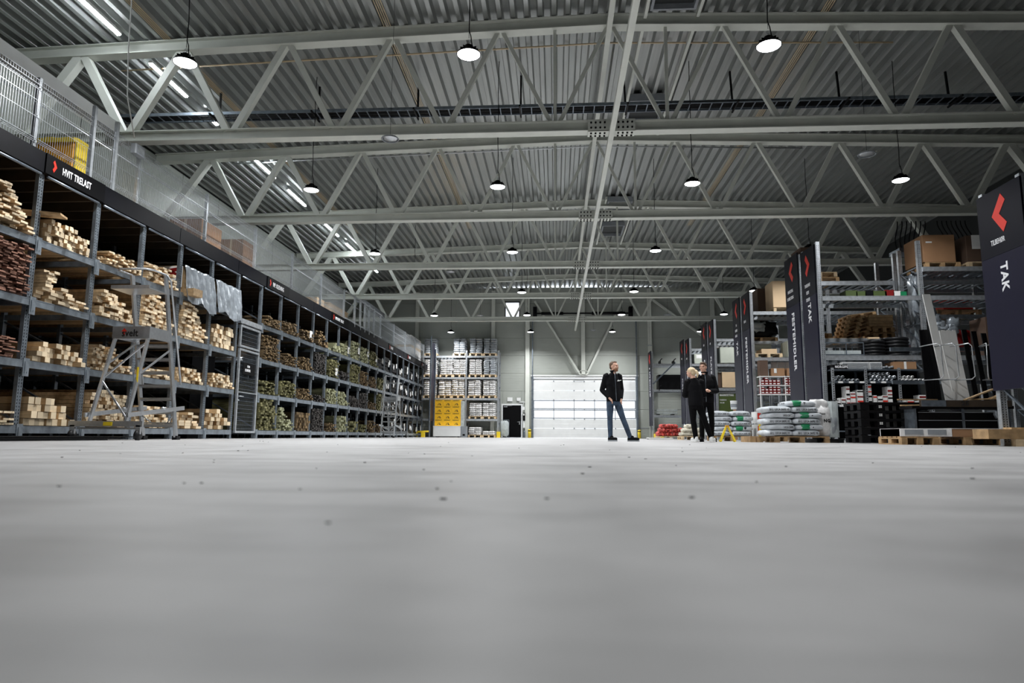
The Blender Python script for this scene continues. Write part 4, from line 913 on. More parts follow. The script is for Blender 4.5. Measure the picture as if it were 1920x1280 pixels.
# by the person door
t = thing('bag_stand', 'clear plastic waste bag on a stand beside the black door', 'waste bag', (-3.15, 42.2, 0))
mb = MB(); lump(mb, (-3.12, 42.2, .06), (.5, .45, .98), .35, .5, 16, 12, .07, 5); part('bag', mb, FILM, t)
mb = MB()
for x in (-3.37, -2.87): mb.tube([(x, 42.2, 0), (x, 42.2, 1.08)], .012, 6)
mb.tube([(-3.37, 42.2, 1.08), (-2.87, 42.2, 1.08)], .012, 6); mb.tube([(-3.4, 42.2, .02), (-2.84, 42.2, .02)], .015, 6); part('stand_frame', mb, GALV, t)
mb = MB(); lump(mb, (-3.1, 42.2, .12), (.3, .3, .4), .6, .6, 12, 8, .15, 9); part('rubbish', mb, OLIVE, t)
t = thing('wall_box', 'black electrical box on the wall right of the black door', 'box', (-1.97, YB-.1, 1.1))
mb = MB(); mb.cbox(-2.03, -1.9, YB-.38, YB-.28, 1.05, 1.55, .01); part('casing', mb, BLACK, t); mb = MB(); mb.box(-2.01, -1.95, YB-.385, YB-.38, 1.38, 1.5); part('display', mb, PAPER, t)
for (x, z, w, h, lb) in [(-2.0, 1.72, .14, .2, 'small grey switch box high beside the black door'), (-1.98, .62, .12, .5, 'tall grey cable box low beside the black door')]:
    mb = MB(); mb.cbox(x-w/2, x+w/2, YB-.34, YB-.28, z, z+h, .01); mb.tube([(x, YB-.3, z+h), (x, YB-.3, z+h+.25)], .012, 6); solo('switch_box', mb, WHITE, lb, 'box')
t = thing('fire_extinguisher', 'grey cylinder extinguisher on the floor by the black door', 'extinguisher', (-1.95, 42.7, 0))
mb = MB(); mb.lathe([(0, 0), (.07, 0), (.07, .38), (.05, .43), (.02, .45), (0, .45)], (-1.95, 42.7, 0), 14); part('bottle', mb, GALV, t)
mb = MB(); mb.tube([(-1.95, 42.7, .45), (-1.95, 42.7, .50), (-1.9, 42.65, .52)], .015, 6); part('valve', mb, BLACK, t)
for (x0, x1, z0, z1, lb) in [(-3.05, -2.72, 2.28, 2.52, 'white sign box above the black door, left'), (-2.45, -2.2, 2.3, 2.5, 'white box above the black door, middle'), (-2.28, -1.9, 2.2, 2.26, 'thin white shelf strip right above the black door')]:
    mb = MB(); mb.cbox(x0, x1, YB-.08, YB-.005, z0, z1, .01); solo('wall_sign_box', mb, WHITE, lb, 'sign')
for (x, lb) in ((-1.62, 'yellow bollard at the left jamb of the garage door'), (5.12, 'yellow bollard at the right jamb of the garage door')):
    t = thing('bollard', lb, 'bollard', (x, 42.7, 0)); mb = MB(); mb.lathe([(0, 0), (.10, 0), (.10, .48), (.07, .52), (0, .53)], (x, 42.7, 0), 14); part('bollard_body', mb, YEL, t)
    mb = MB(); mb.lathe([(.102, .40), (.102, .46)], (x, 42.7, 0), 14); part('black_band', mb, BLACK, t)

# ================================================================ RIGHT HAND RACKS
t = prack('nearest pallet rack on the right, mostly behind the big TAK sign', [7.0, 9.8, 12.5], 10.35, 11.35, [2.6, 3.9], 4.1)
prack('front half of the pallet rack with black pipe coils', [7.0, 9.62, 12.4, 15.2], 18.35, 19.45, [2.26, 3.85], 5.35)
prack('rear half of the pallet rack with black pipe coils', [7.0, 9.62, 12.4, 15.2], 19.65, 20.8, [2.9, 4.55], 5.35)
prack('front half of the rack with red boxes and grey cartons', [7.0, 9.7, 12.4], 24.7, 25.75, [2.93, 4.60], 5.3)
prack('rear half of the rack with red boxes and grey cartons', [7.0, 9.7, 12.4], 25.95, 27.05, [3.70, 4.60], 5.3)
prack('front half of the rack with strapped grey cartons', [7.0, 9.7, 12.4], 30.4, 31.5, [2.25, 3.31, 4.42], 5.3)
prack('rear half of the rack with strapped grey cartons', [7.0, 9.7, 12.4], 31.7, 32.9, [2.25, 3.31, 4.42], 5.3)
prack('pallet rack behind the two talking people, front half', [7.0, 9.7, 12.4], 36.0, 37.1, [2.2, 3.9, 4.7], 5.25)
prack('pallet rack behind the two talking people, rear half', [7.0, 9.7, 12.4], 37.4, 38.6, [2.2, 3.9, 4.7], 5.25)
prack('last rack against the back wall with one black crate', [5.70, 8.4, 11.1], 40.9, 42.1, [1.38, 2.88, 4.42], 5.15, slat=False)
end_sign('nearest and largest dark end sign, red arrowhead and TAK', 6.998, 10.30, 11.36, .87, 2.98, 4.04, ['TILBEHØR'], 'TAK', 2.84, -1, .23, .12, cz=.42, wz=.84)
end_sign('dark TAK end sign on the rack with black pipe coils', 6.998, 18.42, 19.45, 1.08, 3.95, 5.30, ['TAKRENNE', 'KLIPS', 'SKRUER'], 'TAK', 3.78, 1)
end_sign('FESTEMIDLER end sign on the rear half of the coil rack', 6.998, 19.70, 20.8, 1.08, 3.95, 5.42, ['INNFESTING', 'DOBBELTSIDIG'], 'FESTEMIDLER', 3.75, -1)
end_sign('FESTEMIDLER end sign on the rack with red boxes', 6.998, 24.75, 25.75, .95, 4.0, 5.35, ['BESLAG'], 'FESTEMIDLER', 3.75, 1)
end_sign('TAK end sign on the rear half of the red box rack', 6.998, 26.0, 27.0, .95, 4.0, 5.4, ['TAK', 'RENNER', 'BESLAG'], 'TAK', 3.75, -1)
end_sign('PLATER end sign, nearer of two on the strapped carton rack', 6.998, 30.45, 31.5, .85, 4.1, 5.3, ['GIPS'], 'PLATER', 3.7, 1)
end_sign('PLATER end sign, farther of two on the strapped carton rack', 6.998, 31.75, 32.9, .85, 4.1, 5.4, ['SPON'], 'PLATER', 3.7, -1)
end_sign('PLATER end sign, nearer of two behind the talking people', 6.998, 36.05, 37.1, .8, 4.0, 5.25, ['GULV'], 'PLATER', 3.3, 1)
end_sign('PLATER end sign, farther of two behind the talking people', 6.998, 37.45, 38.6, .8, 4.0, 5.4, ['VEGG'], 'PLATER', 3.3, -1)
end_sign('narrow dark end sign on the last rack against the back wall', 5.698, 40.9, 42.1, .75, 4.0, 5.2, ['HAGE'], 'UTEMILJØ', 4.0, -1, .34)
# --- coil rack contents
def coil(x, y, z, r, n, label):
    t = thing('pipe_coil', label, 'pipe coil', (x, y, z))
    for k in range(n):
        mb = MB(); mb.tube([(x+(r-.05)*math.cos(2*PI*i/28), y+(r-.05)*math.sin(2*PI*i/28), z+.045+k*.088) for i in range(29)], .047, 8, cap=False); part('coil_turn', mb, RUB, t)
    mb = MB(); mb.lathe([(r-.32, 0), (r-.06, 0), (r-.06, n*.085), (r-.32, n*.085)], (x, y, z), 24); part('inner_windings', mb, RUB, t)
    return t
coil(8.55, 18.95, 2.27, .36, 5, 'left stack of black plastic pipe coils on the rack shelf'); coil(9.17, 18.95, 2.27, .35, 6, 'right taller stack of black plastic pipe coils on the shelf')
mb = MB(); mb.box(8.33, 8.62, 18.6, 18.68, 2.74, 2.78); solo('coil_tag', mb, CARDL, 'pale paper strip on the left black coil', 'tag')
# wire trolley and white baskets left of the coils
t = thing('wire_basket', 'grey wire basket frame on the shelf left of the coils', 'basket', (7.7, 18.9, 2.27))
mb = MB()
for x in (7.15, 7.7, 8.15): mb.beam((x, 18.5, 2.27), (x, 18.5, 2.62), .02, .02); mb.beam((x, 19.2, 2.27), (x, 19.2, 2.62), .02, .02)
mb.beam((7.15, 18.5, 2.62), (8.15, 18.5, 2.62), .03, .03); mb.beam((7.15, 18.5, 2.3), (8.15, 18.5, 2.3), .03, .03); part('basket_frame', mb, GALV, t)
mb = MB(); mb.box(7.18, 8.1, 18.55, 19.1, 2.28, 2.42); part('clear_tray', mb, FILM, t)
# printed white bag on pallet
pallet(7.12, 7.75, 18.5, 19.3, 2.88+.0, PALW, 'pallet under the white printed sack upright on the coil rack', simple=True) if False else None
mb = MB(); mb.box(7.08, 9.6, 19.66, 20.7, 2.90, 2.915); solo('shelf_sheet', mb, PALW, 'thin sheet on the rear shelf under the leaning pallets', 'sheet')
pallet(7.15, 7.85, 19.75, 20.6, 2.92, PALW, 'pallet under the white printed sack on the coil rack', simple=True)
t = thing('printed_sack', 'white upright sack with red corner and grey band on the coil rack', 'sack', (7.5, 20, 3.07))
mb = MB(); mb.cbox(7.2, 7.68, 19.8, 20.4, 3.07, 3.92, .08); part('sack_body', mb, SACKW, t)
mb = MB(); mb.box(7.2, 7.68, 19.79, 19.8, 3.62, 3.80); part('grey_band', mb, GRY, t)
mb = MB(); mb.add([(7.2, 19.785, 3.28), (7.34, 19.785, 3.4), (7.2, 19.785, 3.52), (7.2, 19.785, 3.82), (7.3, 19.785, 3.92), (7.2, 19.785, 3.92)], [(0, 1, 2), (3, 4, 5)]); part('red_mark', mb, RED, t)
for k in range(6):
    t = pallet(8.35+.02*k, 9.15+.02*k, 19.8, 20.5, 0, PALW, f'worn pallet leaning in the tilted pile on the coil rack, {["lowest", "second", "third", "fourth", "fifth", "topmost"][k]}', simple=True)
    t.location.z = 2.93 + .115*k; t.rotation_euler = (0, -.30 + .03*k, 0); t.location.x = 8.55 + .04*k
for k in range(2):
    t = pallet(9.02, 9.58, 19.72, 20.5, 2.93+.16*k, PALW, f'{["lower", "upper"][k]} pallet under the brown planks beside the leaning pile', simple=True)
t = thing('plank_bundle', 'small bundle of brown planks on pallets on the coil rack', 'planks', (9.2, 20, 3.25))
for k in range(4): mb = MB(); mb.box(8.9, 9.56, 19.75, 20.5, 3.25+.085*k, 3.33+.085*k); part('plank', mb, PALW, t)
# top of coil rack
carton('dark_carton', 'dark carton on top of the coil rack behind the end sign', 'box', 7.12, 7.62, 19.8, 20.6, 4.9, 5.6, CARDD)
pallet(7.1, 8.15, 19.75, 20.7, 4.56, PALW, 'lower pallet on top of the coil rack next to the signs', simple=True); pallet(7.15, 8.1, 19.75, 20.7, 4.71, PALP, 'upper pallet on top of the coil rack next to the signs', simple=True)
cols_ = [(OLIVE, 'green', .34), (OLIVE, 'green', .30), (BLKP, 'black', .25), (OLIVE, 'dark green', .4), (DKRED, 'red', .28), (PAPER, 'white', .22), (GREEN, 'green and white', .2)]
x = 7.9
for k, (m, c, w) in enumerate(cols_):
    carton('small_box', f'{c} box number-less, {["first", "second", "third", "fourth", "fifth", "sixth", "seventh"][k]} from left in the row above the bright beam'.replace(' number-less', ''), 'box', x, x+w-.02, 18.8, 19.2, 3.87, 3.87+R.uniform(.16, .24), m); x += w*.8
# upper right bay: cartons and hooks
pallet(9.85, 10.75, 18.4, 19.4, 4.63, PALW, 'pallet under the big dark brown carton, upper right', simple=True); pallet(10.95, 11.9, 18.4, 19.4, 4.63, PALP, 'pallet under the load with a white notice, upper right', simple=True)
carton('cardboard_box', 'big brown carton high on the right rack beside the upright', 'box', 9.82, 10.65, 18.42, 19.4, 4.78, 5.52, CARD, None, None, (9.98, 5.32, .16, .04))
carton('wrapped_box', 'dark load with a white notice sheet high on the right rack', 'box', 10.95, 11.85, 18.45, 19.4, 4.78, 5.5, CARDD, None, None, (11.25, 5.32, .30, .38))
t = thing('rack_extension', 'shelf beam and uprights of the tall bay at the upper right', 'rack', (9.7, 18.3, 4.5))
mb = MB(); mb.box(9.72, 12.4, 18.30, 18.35, 4.50, 4.62); part('shelf_beam', mb, GALVL, t); mb = MB(); mb.box(9.72, 12.4, 19.4, 19.45, 4.50, 4.62); part('shelf_beam', mb, GALVL, t)
mb = MB()
for k in range(14): mb.box(9.8+.19*k, 9.88+.19*k, 18.35, 19.4, 4.55, 4.6)
part('shelf_slats', mb, GALV, t, kind='stuff')
for k in range(14):
    x = 9.9 + .13*k + (.35 if k > 6 else 0); t = put('bent_rod', None) if False else None
    mb = MB(); mb.tube([(x+.10*math.sin(q*.55)*(1 if k > 6 else -.5), 19.9, 5.47+.10*q) for q in range(10)], .016, 6)
    solo('bent_rod', mb, BLKP, 'black bent rod in the cluster above the upper right cartons', 'rod', 'black bent rods above the upper right cartons')
mb = MB(); mb.box(9.75, 12.2, 19.5, 20.1, 5.35, 5.47); solo('flat_tray', mb, GALV, 'grey flat tray under the bent rods on the upper right rack', 'tray')
# small-parts shelving below the coils
t = thing('small_parts_shelf', 'grey perforated small parts shelving below the pipe coils', 'shelf', (8.3, 18.25, 0))
for x in (7.15, 7.98, 8.82, 9.6):
    mb = MB(); mb.box(x, x+.06, 18.15, 18.2, .08, 1.92)
    z = .15
    while z < 1.88: mb.add([(x+.018, 18.149, z), (x+.042, 18.149, z), (x+.042, 18.149, z+.03), (x+.018, 18.149, z+.03)], [(0, 1, 2, 3)], 1); z += .06
    part('post', mb, [GALVL, BLACK], t); mb = MB(); mb.box(x, x+.06, 18.75, 18.8, .08, 1.92); part('rear_post', mb, GALV, t)
for z in (.95, 1.56, 1.88, .3):
    mb = MB(); mb.box(7.15, 9.66, 18.16, 18.8, z-.03, z); part('shelf_board', mb, GALV, t)
for z in (.955, 1.565):
    for k in range(9):
        x = 7.3 + .27*k; mb = MB(); mb.box(x, x+.12, 18.14, 18.147, z-.045, z+.0); part('price_label', mb, PAPER, t)
mb = MB(); mb.box(7.15, 9.66, 18.79, 18.8, .1, 1.9); part('back_panel', mb, BLACK, t)
carton('cardboard_box', 'brown carton with pale tape on the small parts shelving top', 'box', 8.75, 9.32, 18.2, 18.7, 1.89, 2.08, CARD, PAPER)
t = thing('louvred_crate', 'long white louvred crate on top of the small parts shelving', 'crate', (7.9, 18.4, 1.89)); 
for (x0, x1) in ((7.45, 8.12), (8.14, 8.45)):
    mb = MB(); mb.box(x0, x1, 18.2, 18.6, 1.89, 2.07); part('crate_body', mb, WHITE, t)
    for k in range(5): mb = MB(); mb.box(x0+.01, x1-.01, 18.19, 18.2, 1.905+.032*k, 1.92+.032*k); part('louvre', mb, GRY, t)
mb = MB(); mb.cbox(7.17, 7.58, 18.17, 18.5, 1.89, 2.0, .02); solo('black_case', mb, BLKP, 'black case with white print at the left end of the shelving top', 'case')
text('lettering', 'NORGIPS', .09, (7.25, 18.165, 1.94), 'y', None, INK, .8, .03); o = C.objects[-1]; tag(o, 'white print on the black case above the small parts', 'lettering')
for k in range(4): mb = MB(); mb.tube([(8.5+.07*k, 18.2, 1.93+.02*(k % 2)), (8.55+.07*k, 18.7, 1.93)], .03, 8); solo('tube_end', mb, GRY, 'grey tube end lying beside the brown carton', 'tube', 'grey tubes beside the brown carton')
# rolls on the upper shelf
for (x0, n, m, c) in ((7.25, 8, GRY, 'grey'), (8.12, 17, GALVL, 'silvery'), (8.90, 9, SACKW, 'white'), (9.25, 4, GALVL, 'silvery')):
    for k in range(n):
        row = k // 6; xx = x0 + .105*(k % 6) + .05*(row % 2); z = 1.60 + .085*row
        mb = MB(); mb.tube([(xx+.04, 18.2+R.uniform(-.02, .02), z), (xx+.04, 18.6, z)], .040, 10); mb.tube([(xx+.04, 18.175, z), (xx+.04, 18.2, z)], .02, 8, 1)
        solo('pipe_fitting', mb, [m, BLACK], f'{c} round pipe fitting piled on the upper small parts shelf', 'fitting', f'{c} fittings on the upper small parts shelf')
# product boxes on the lower shelf
x = 7.22
for k in range(24):
    w = R.uniform(.07, .16); 
    if abs(x - 8.0) < .1 or abs(x+w - 8.0) < .06: x = 8.06
    if abs(x - 8.84) < .1 or abs(x+w - 8.84) < .06: x = 8.92
    if x + w > 9.55: break
    nst = R.choice((1, 2, 3, 4)) if x < 8.8 else R.choice((1, 1, 2)); z = .955
    for j in range(nst):
        h = R.uniform(.08, .16)
        t = thing('product_box', 'small red and white product box on the lower small parts shelf', 'box', (x+w/2, 18.3, z), 'red and white boxes on the lower small parts shelf')
        mb = MB(); mb.box(x, x+w, 18.2, 18.5, z, z+h); part('body', mb, R.choice((PAPER, PAPER, SACKW)), t)
        mb = MB(); q = R.uniform(.15, .6); mb.box(x, x+w, 18.196, 18.2, z+h*q, z+h*(q+.28)); part('print_band', mb, R.choice((DKRED, RED, DKRED, BLACK)), t)
        z += h+.003
    x += w + R.uniform(.01, .05)
# --- C rack contents
pallet(7.85, 8.95, 24.75, 25.6, 4.61, PALP, 'pallet under the tall pale carton on the red box rack', simple=True)
carton('tall_carton', 'tall pale carton on a pallet on top of the red box rack', 'box', 7.83, 8.95, 24.72, 25.6, 4.76, 5.72, CARDL)
carton('tall_carton', 'large dark carton behind the tall pale carton', 'box', 7.65, 8.9, 25.95, 27.0, 4.62, 5.72, CARDD)
pallet(7.15, 8.35, 26.0, 27.0, 3.71, PALW, 'lower pallet under the black wrapped heap', simple=True)
t = thing('wrapped_heap', 'heap wrapped in black film on the red box rack', 'heap', (7.9, 26.4, 3.86)); mb = MB(); lump(mb, (7.75, 26.4, 3.86), (1.25, .9, .62), .6, .5, 30, 16, .12, 3); part('black_film', mb, BLKP, t); 
mb = MB(); lump(mb, (7.55, 26.15, 4.05), (.75, .6, .42), .7, .6, 20, 12, .2, 8); part('crumpled_film', mb, FILM, t)
mb = MB(); mb.box(7.1, 9.0, 24.75, 25.7, 2.94, 2.95); solo('shelf_sheet', mb, GALV, 'thin steel sheet on the middle shelf of the red box rack', 'sheet')
pallet(7.15, 8.1, 24.8, 25.6, 2.955, PALP, 'pale pallet with a flat carton on the red box rack', simple=False)
carton('flat_carton', 'flat brown carton on the pale pallet of the red box rack', 'box', 7.38, 7.92, 24.82, 25.5, 3.10, 3.26, CARDL)
carton('grey_carton', 'wide grey-green carton behind the pale pallet', 'box', 7.2, 8.1, 26.0, 26.8, 3.0, 3.72-.12, GREYB); carton('grey_carton', 'narrow grey-green carton right of the pale pallet', 'box', 8.3, 8.75, 24.8, 25.6, 2.955, 3.55, GREYB)
t = thing('wire_shelf_unit', 'white wire shelf unit with red boxes behind the large sacks', 'shelf', (7.9, 24.5, 0))
for x in (7.13, 7.98, 8.7):
    mb = MB(); mb.box(x, x+.03, 24.35, 24.38, .2, 2.25); part('post', mb, WHITE, t)
for z in (.35, .9, 1.62, 1.93, 2.24):
    mb = MB(); mb.box(7.12, 8.75, 24.34, 24.68, z-.03, z); part('shelf_board', mb, WHITE, t)
kk = 0
for (zb, tiers) in ((1.62, 3), (1.93, 3)):
    for i in range(12):
        x = 7.17 + .135*i
        if 7.9 < x+.12 < 8.05 or x > 8.6 or R.random() < .07: continue
        for j in range(tiers if R.random() < .6 else 2):
            t = thing('screw_box', f'dark red box, {["lowest", "middle", "topmost"][j]} in column {["one", "two", "three", "four", "five", "six", "seven", "eight", "nine", "ten", "eleven", "twelve"][i]} of the {["lower", "upper"][zb > 1.8]} red row', 'box', (x+.055, 24.4, zb+.092*j), 'red screw boxes on the wire shelf unit')
            mb = MB(); mb.box(x, x+.118, 24.36, 24.6, zb+.092*j, zb+.088+.092*j); part('body', mb, DKRED, t)
            mb = MB(); mb.box(x+.015, x+.1, 24.355, 24.36, zb+.03+.092*j, zb+.07+.092*j); part('paper_label', mb, PAPER, t)
carton('cardboard_box', 'left brown carton with a white label above the red boxes', 'box', 7.55, 8.0, 24.36, 24.66, 2.25, 2.52, CARD, None, None, (7.68, 2.43, .09, .16)); carton('cardboard_box', 'right brown carton with a white label above the red boxes', 'box', 8.08, 8.55, 24.36, 24.66, 2.25, 2.52, CARD, None, None, (8.2, 2.43, .09, .16))
carton('dark_carton', 'dark upright carton left above the red boxes', 'box', 7.15, 7.45, 24.4, 24.66, 2.25, 2.85-.05, CARDD)
for k in range(4): mb = MB(); mb.box(7.75+.24*k, 7.96+.24*k, 25.0, 25.05, 2.3, 2.80); solo('white_sheet_pack', mb, PAPER, f'white upright sheet pack above the brown cartons, {["first", "second", "third", "fourth"][k]} from left', 'sheet pack')
carton('small_carton', 'small square carton low on the wire shelf unit', 'box', 7.2, 7.42, 24.36, 24.6, .9, 1.14, CARDL)
# --- D rack contents
for (x0, x1, z0, z1, lb, m) in [(7.25, 8.3, 3.36, 4.05, 'strapped grey-green carton on the third rack, upper shelf', GREYB), (7.3, 8.3, 2.28, 2.95, 'strapped tan carton on the third rack, middle shelf', CARDL)]:
    t = carton('strapped_carton', lb, 'box', x0, x1, 30.45, 31.4, z0, z1, m); mb = MB(); mb.box(x0+.62, x0+.66, 30.44, 30.45, z0, z1); mb.box(x0+.62, x0+.66, 30.44, 31.41, z1, z1+.003); part('strap', mb, PAPER, t)
carton('dark_carton', 'dark carton behind the strapped tan carton', 'box', 7.12, 7.28, 30.5, 31.4, 2.28, 2.93, CARDD); carton('flat_carton', 'pale flat carton on top behind the strapped grey carton', 'box', 7.2, 8.2, 31.75, 32.6, 3.75, 4.2, CARDL)
t = thing('product_board', 'olive green printed board low on the third rack', 'board', (7.6, 30.4, 1.15)); mb = MB(); mb.box(7.12, 8.2, 30.42, 30.46, 1.15, 2.0); bo = part('panel', mb, OLIVE, t)
text('lettering', 'BRANNTETTING', .11, (7.16, 30.415, 1.93), 'y', bo, INK, .7, .02); text('lettering', 'FUGESKUM', .08, (7.16, 30.415, 1.72), 'y', bo, INK, .7, .01); text('lettering', 'OG LIM', .08, (7.16, 30.415, 1.6), 'y', bo, INK, .7, .01)
t = thing('box_stack', 'tall stack of flat brown boxes low on the third rack', 'boxes', (7.95, 30, .2))
for k in range(14): mb = MB(); mb.box(7.7, 8.3, 29.9, 30.35, .0+.112*k, .104+.112*k); part('flat_box', mb, CARD, t)
t = thing('bucket', 'white bucket with dark print on top of the small sack pile', 'bucket', (6.15, 21.6, 0.92)); 
t.location = (5.25, 20.6, .93)
mb = MB(); mb.lathe([(0, 0), (.085, 0), (.10, .24), (.105, .25), (0, .25)], (5.25, 20.6, .93), 16); part('bucket_body', mb, WHITE, t); mb = MB(); mb.lathe([(.093, .06), (.099, .15)], (5.25, 20.6, .93), 16); part('print_band', mb, GRY, t)
# --- E and F contents
carton('grey_carton', 'grey carton with a white label on the rack behind the people, upper shelf', 'box', 7.25, 8.3, 36.05, 37.0, 3.92, 4.42, GREYB, None, None, (7.5, 4.28, .3, .18)); t = thing('wrapped_load', 'white wrapped load on the rack behind the two people', 'load', (7.7, 36.5, 2.22)); mb = MB(); lump(mb, (7.75, 36.5, 2.22), (1.1, .9, 1.35), .3, .3, 20, 12, .03, 4); part('white_wrap', mb, SACKW, t)
carton('black_crate', 'large black crate on the last rack before the back wall', 'crate', 6.12, 7.65, 41.0, 42.0, 2.92, 3.78, BLKP)
t = thing('wrapped_slab', 'flat film-wrapped slab on the last rack', 'slab', (6.4, 41.4, 1.4)); 
for k in range(2): mb = MB(); mb.cbox(5.95, 7.2, 41.0, 41.9, 1.45+.17*k, 1.56+.17*k, .04); part('slab_layer', mb, FILM, t)
for x in (6.05, 6.9): mb = MB(); mb.box(x, x+.1, 41.0, 41.9, 1.39, 1.45); part('runner', mb, BLACK, t)
for (x, z) in ((6.2, 4.62), (7.0, 4.62), (6.1, 3.12-.1), ): mb = MB(); mb.box(x, x+.04, 40.8, 41.6, z-.2, z); mb.tube([(x, 40.8, z), (x+.12, 40.75, z+.1)], .03, 6); solo('fork_stop', mb, BLKP, f'black pallet stop on the last rack at {"the top beam, left" if x == 6.2 else "the top beam, right" if x == 7.0 else "the middle beam"}', 'bracket')
mb = MB(); mb.beam((7.1, 40.85, 4.5), (5.75, 40.85, 3.2), .08, .06, up=(0, 1, 0)); solo('rack_brace', mb, GALV, 'diagonal brace across the upper left of the last rack', 'brace')
mb = MB(); mb.cbox(5.75, 6.3, 40.5, 41.2, .03, .28, .05); solo('rack_guard', mb, YEL, 'yellow foot guard of the last rack by the garage door', 'guard')

# ================================================================ FLOOR GOODS ON THE RIGHT
def sacks(label, x0, x1, y0, y1, z0, rows, m, w, d, h, seed=3, amp=.05, printer=None, topshift=0):
    n = 0
    for j, cnt in enumerate(rows):
        W_ = (x1-x0)/max(rows); off = (x1-x0 - W_*cnt)/2
        for i in range(cnt):
            xc = x0 + off + W_*(i+.5) + R.uniform(-.015, .015) + (.05 if j % 2 else -.02); yc = (y0+y1)/2 + R.uniform(-.02, .02)
            mb = MB(); lump(mb, (xc, yc, z0+h*.86*j), (W_*1.05, y1-y0, h), .62, .38, 26, 12, amp, seed*50+n, droop=.10)
            o = solo('sack', mb, [m, GREEN, INKB], f'sack in the {label}', 'sack', f'sacks in the {label}')
            side_ = '' if cnt < 2 else f'{["leftmost", "second", "third", "rightmost"][i] if cnt > 2 else ["left", "right"][i]} '; o['label'] = f'{side_}{["lowest", "second", "third", "fourth", "fifth", "topmost"][min(j, 5)]} layer sack in the {label}'
            if printer: printer(o, xc, yc-(y1-y0)/2, z0+h*.86*j, W_, h, j, i)
            n += 1
def lega(o, xc, yf, z, W_, h, j, i):
    if j % 2 == 0: text('lettering', "50 L  LECA SAFE 10", .07, (xc-.22, yf-.016, z+h*.42), 'y', o, INKB, .72, .015)
    elif i == 1 or j == 5:
        mb = MB(); lump(mb, (xc-.10, yf+.19, z+.006), (.24, .40, h-.010), .62, .38, 14, 10, .0, 1); part('green_print', mb, GREEN, o)
        text('lettering', 'LECA SAFE', .06, (xc-.60, yf-.016, z+h*.42), 'y', o, INKB, .72, .012)
        mb = MB(); lump(mb, (xc+.06, yf+.19, z+.03), (.09, .39, h-.06), .62, .38, 12, 8); part('black_print', mb, INKB, o)
pallet(4.98, 6.18, 16.0, 16.8, 0, PALW, 'pallet under the big pile of light grey sacks')
for k, xx in enumerate((4.55, 4.72)): mb = MB(); mb.box(xx, xx+.13, 16.5, 17.3, 0, .14); solo('timber_bearer', mb, PALW, f'{["left", "right"][k]} pallet bearer seen beside the big sack pile', 'bearer')
sacks('big pile of light grey sacks on a pallet', 4.78, 6.02, 15.98, 16.78, .146, [2, 2, 2, 2, 2], SACKL, .6, .8, .155, 3, .035, lega)
sacks('big grey sack pile, single one lying on top', 5.28, 5.95, 16.0, 16.75, .146+.133*5, [1], SACKL, .6, .8, .155, 8, .03, lambda o, xc, yf, z, W_, h, j, i: lega(o, xc, yf, z, W_, h, 5, 1))
pallet(4.55, 5.65, 20.3, 21.1, 0, PALW, 'pallet under the smaller pile of light grey sacks', simple=True)
sacks('smaller pile of light grey sacks behind the yellow stand', 4.50, 5.66, 20.25, 21.0, .146, [2, 2, 2, 2, 2], SACKL, .5, .8, .165, 5, .04, lega)
pallet(4.4, 5.5, 30.0, 30.9, 0, PALP, 'pallet under the red net sacks', simple=True); sacks('red net sack pile', 4.42, 5.42, 30.0, 30.8, .146, [4, 4, 3], SACKR, .3, .8, .19, 11, .14)
pallet(4.85, 5.7, 27.0, 27.9, 0, PALP, 'pallet under the cream sacks', simple=True); sacks('cream sack pile behind the woman', 4.88, 5.66, 27.0, 27.7, .146, [2, 2, 1], SACKC, .3, .8, .17, 13, .12)
mb = MB(); mb.box(3.9, 4.9, 29.2, 30.0, .04, .08); mb.box(3.9, 4.9, 29.2, 29.3, 0, .04); mb.box(3.9, 4.9, 29.9, 30.0, 0, .04); solo('flat_pallet', mb, PAPER, 'flat white pallet on the floor left of the red sacks', 'pallet')
# striped red and white cartons behind
for k, (x, z) in enumerate(((6.05, .15), (6.05, .52), (6.45, .15))):
    t = thing('striped_carton', f'red and white striped pack behind the big sacks, {["lower left", "upper left", "lower right"][k]}', 'pack', (x, 20.6, z)); mb = MB(); mb.cbox(x-.2, x+.18, 20.5, 21.0, z, z+.34, .03); part('body', mb, PAPER, t)
    mb = MB()
    for q in range(2): mb.add([(x-.16+.16*q, 20.495, z+.02), (x-.04+.16*q, 20.495, z+.02), (x+.02+.16*q-.08, 20.495, z+.30), (x-.16+.16*q, 20.495, z+.30)], [(0, 1, 2, 3)])
    part('red_stripe', mb, RED, t)
pallet(5.95, 6.7, 20.4, 21.1, 0, PALW, 'pallet under the red and white striped packs', simple=True)
guard(5.85, 20.2, 'narrow yellow guard between the two grey sack piles') if False else None
mb = MB(); mb.box(5.83, 5.88, 20.15, 20.2, 0, .5); solo('yellow_post', mb, YEL, 'thin yellow post between the two grey sack piles', 'post')
# big white bag
t = thing('bulk_bag', 'tall white big bag with black print beside the black boxes', 'bag', (6.2, 16.4, 0))
mb = MB(); lump(mb, (6.17, 16.5, .08), (.42, .6, .80), .5, .6, 22, 16, .04, 2); lump(mb, (6.12, 16.5, .78), (.34, .5, .22), .5, .5, 18, 8, .12, 6); part('bag_body', mb, SACKW, t)
mb = MB(); mb.cbox(6.28, 6.5, 16.2, 16.8, .12, .95, .06); part('clear_bag', mb, FILM, t, 'clear film bag standing against it')
mb = MB(); lump(mb, (6.38, 16.45, .12), (.2, .5, .55), .5, .5, 14, 10, .1, 7); part('grey_content', mb, GRY, t)
text('lettering', 'NG', .10, (6.14, 16.19, .50), 'y', t, INKB, .95, .05); text('lettering', 'Fixet', .07, (6.06, 16.20, .66), 'y', t, INKB, .9, .01); text('lettering', 'Armeret', .06, (6.3, 16.19, .97), 'y', t, INKB, .9, .02)
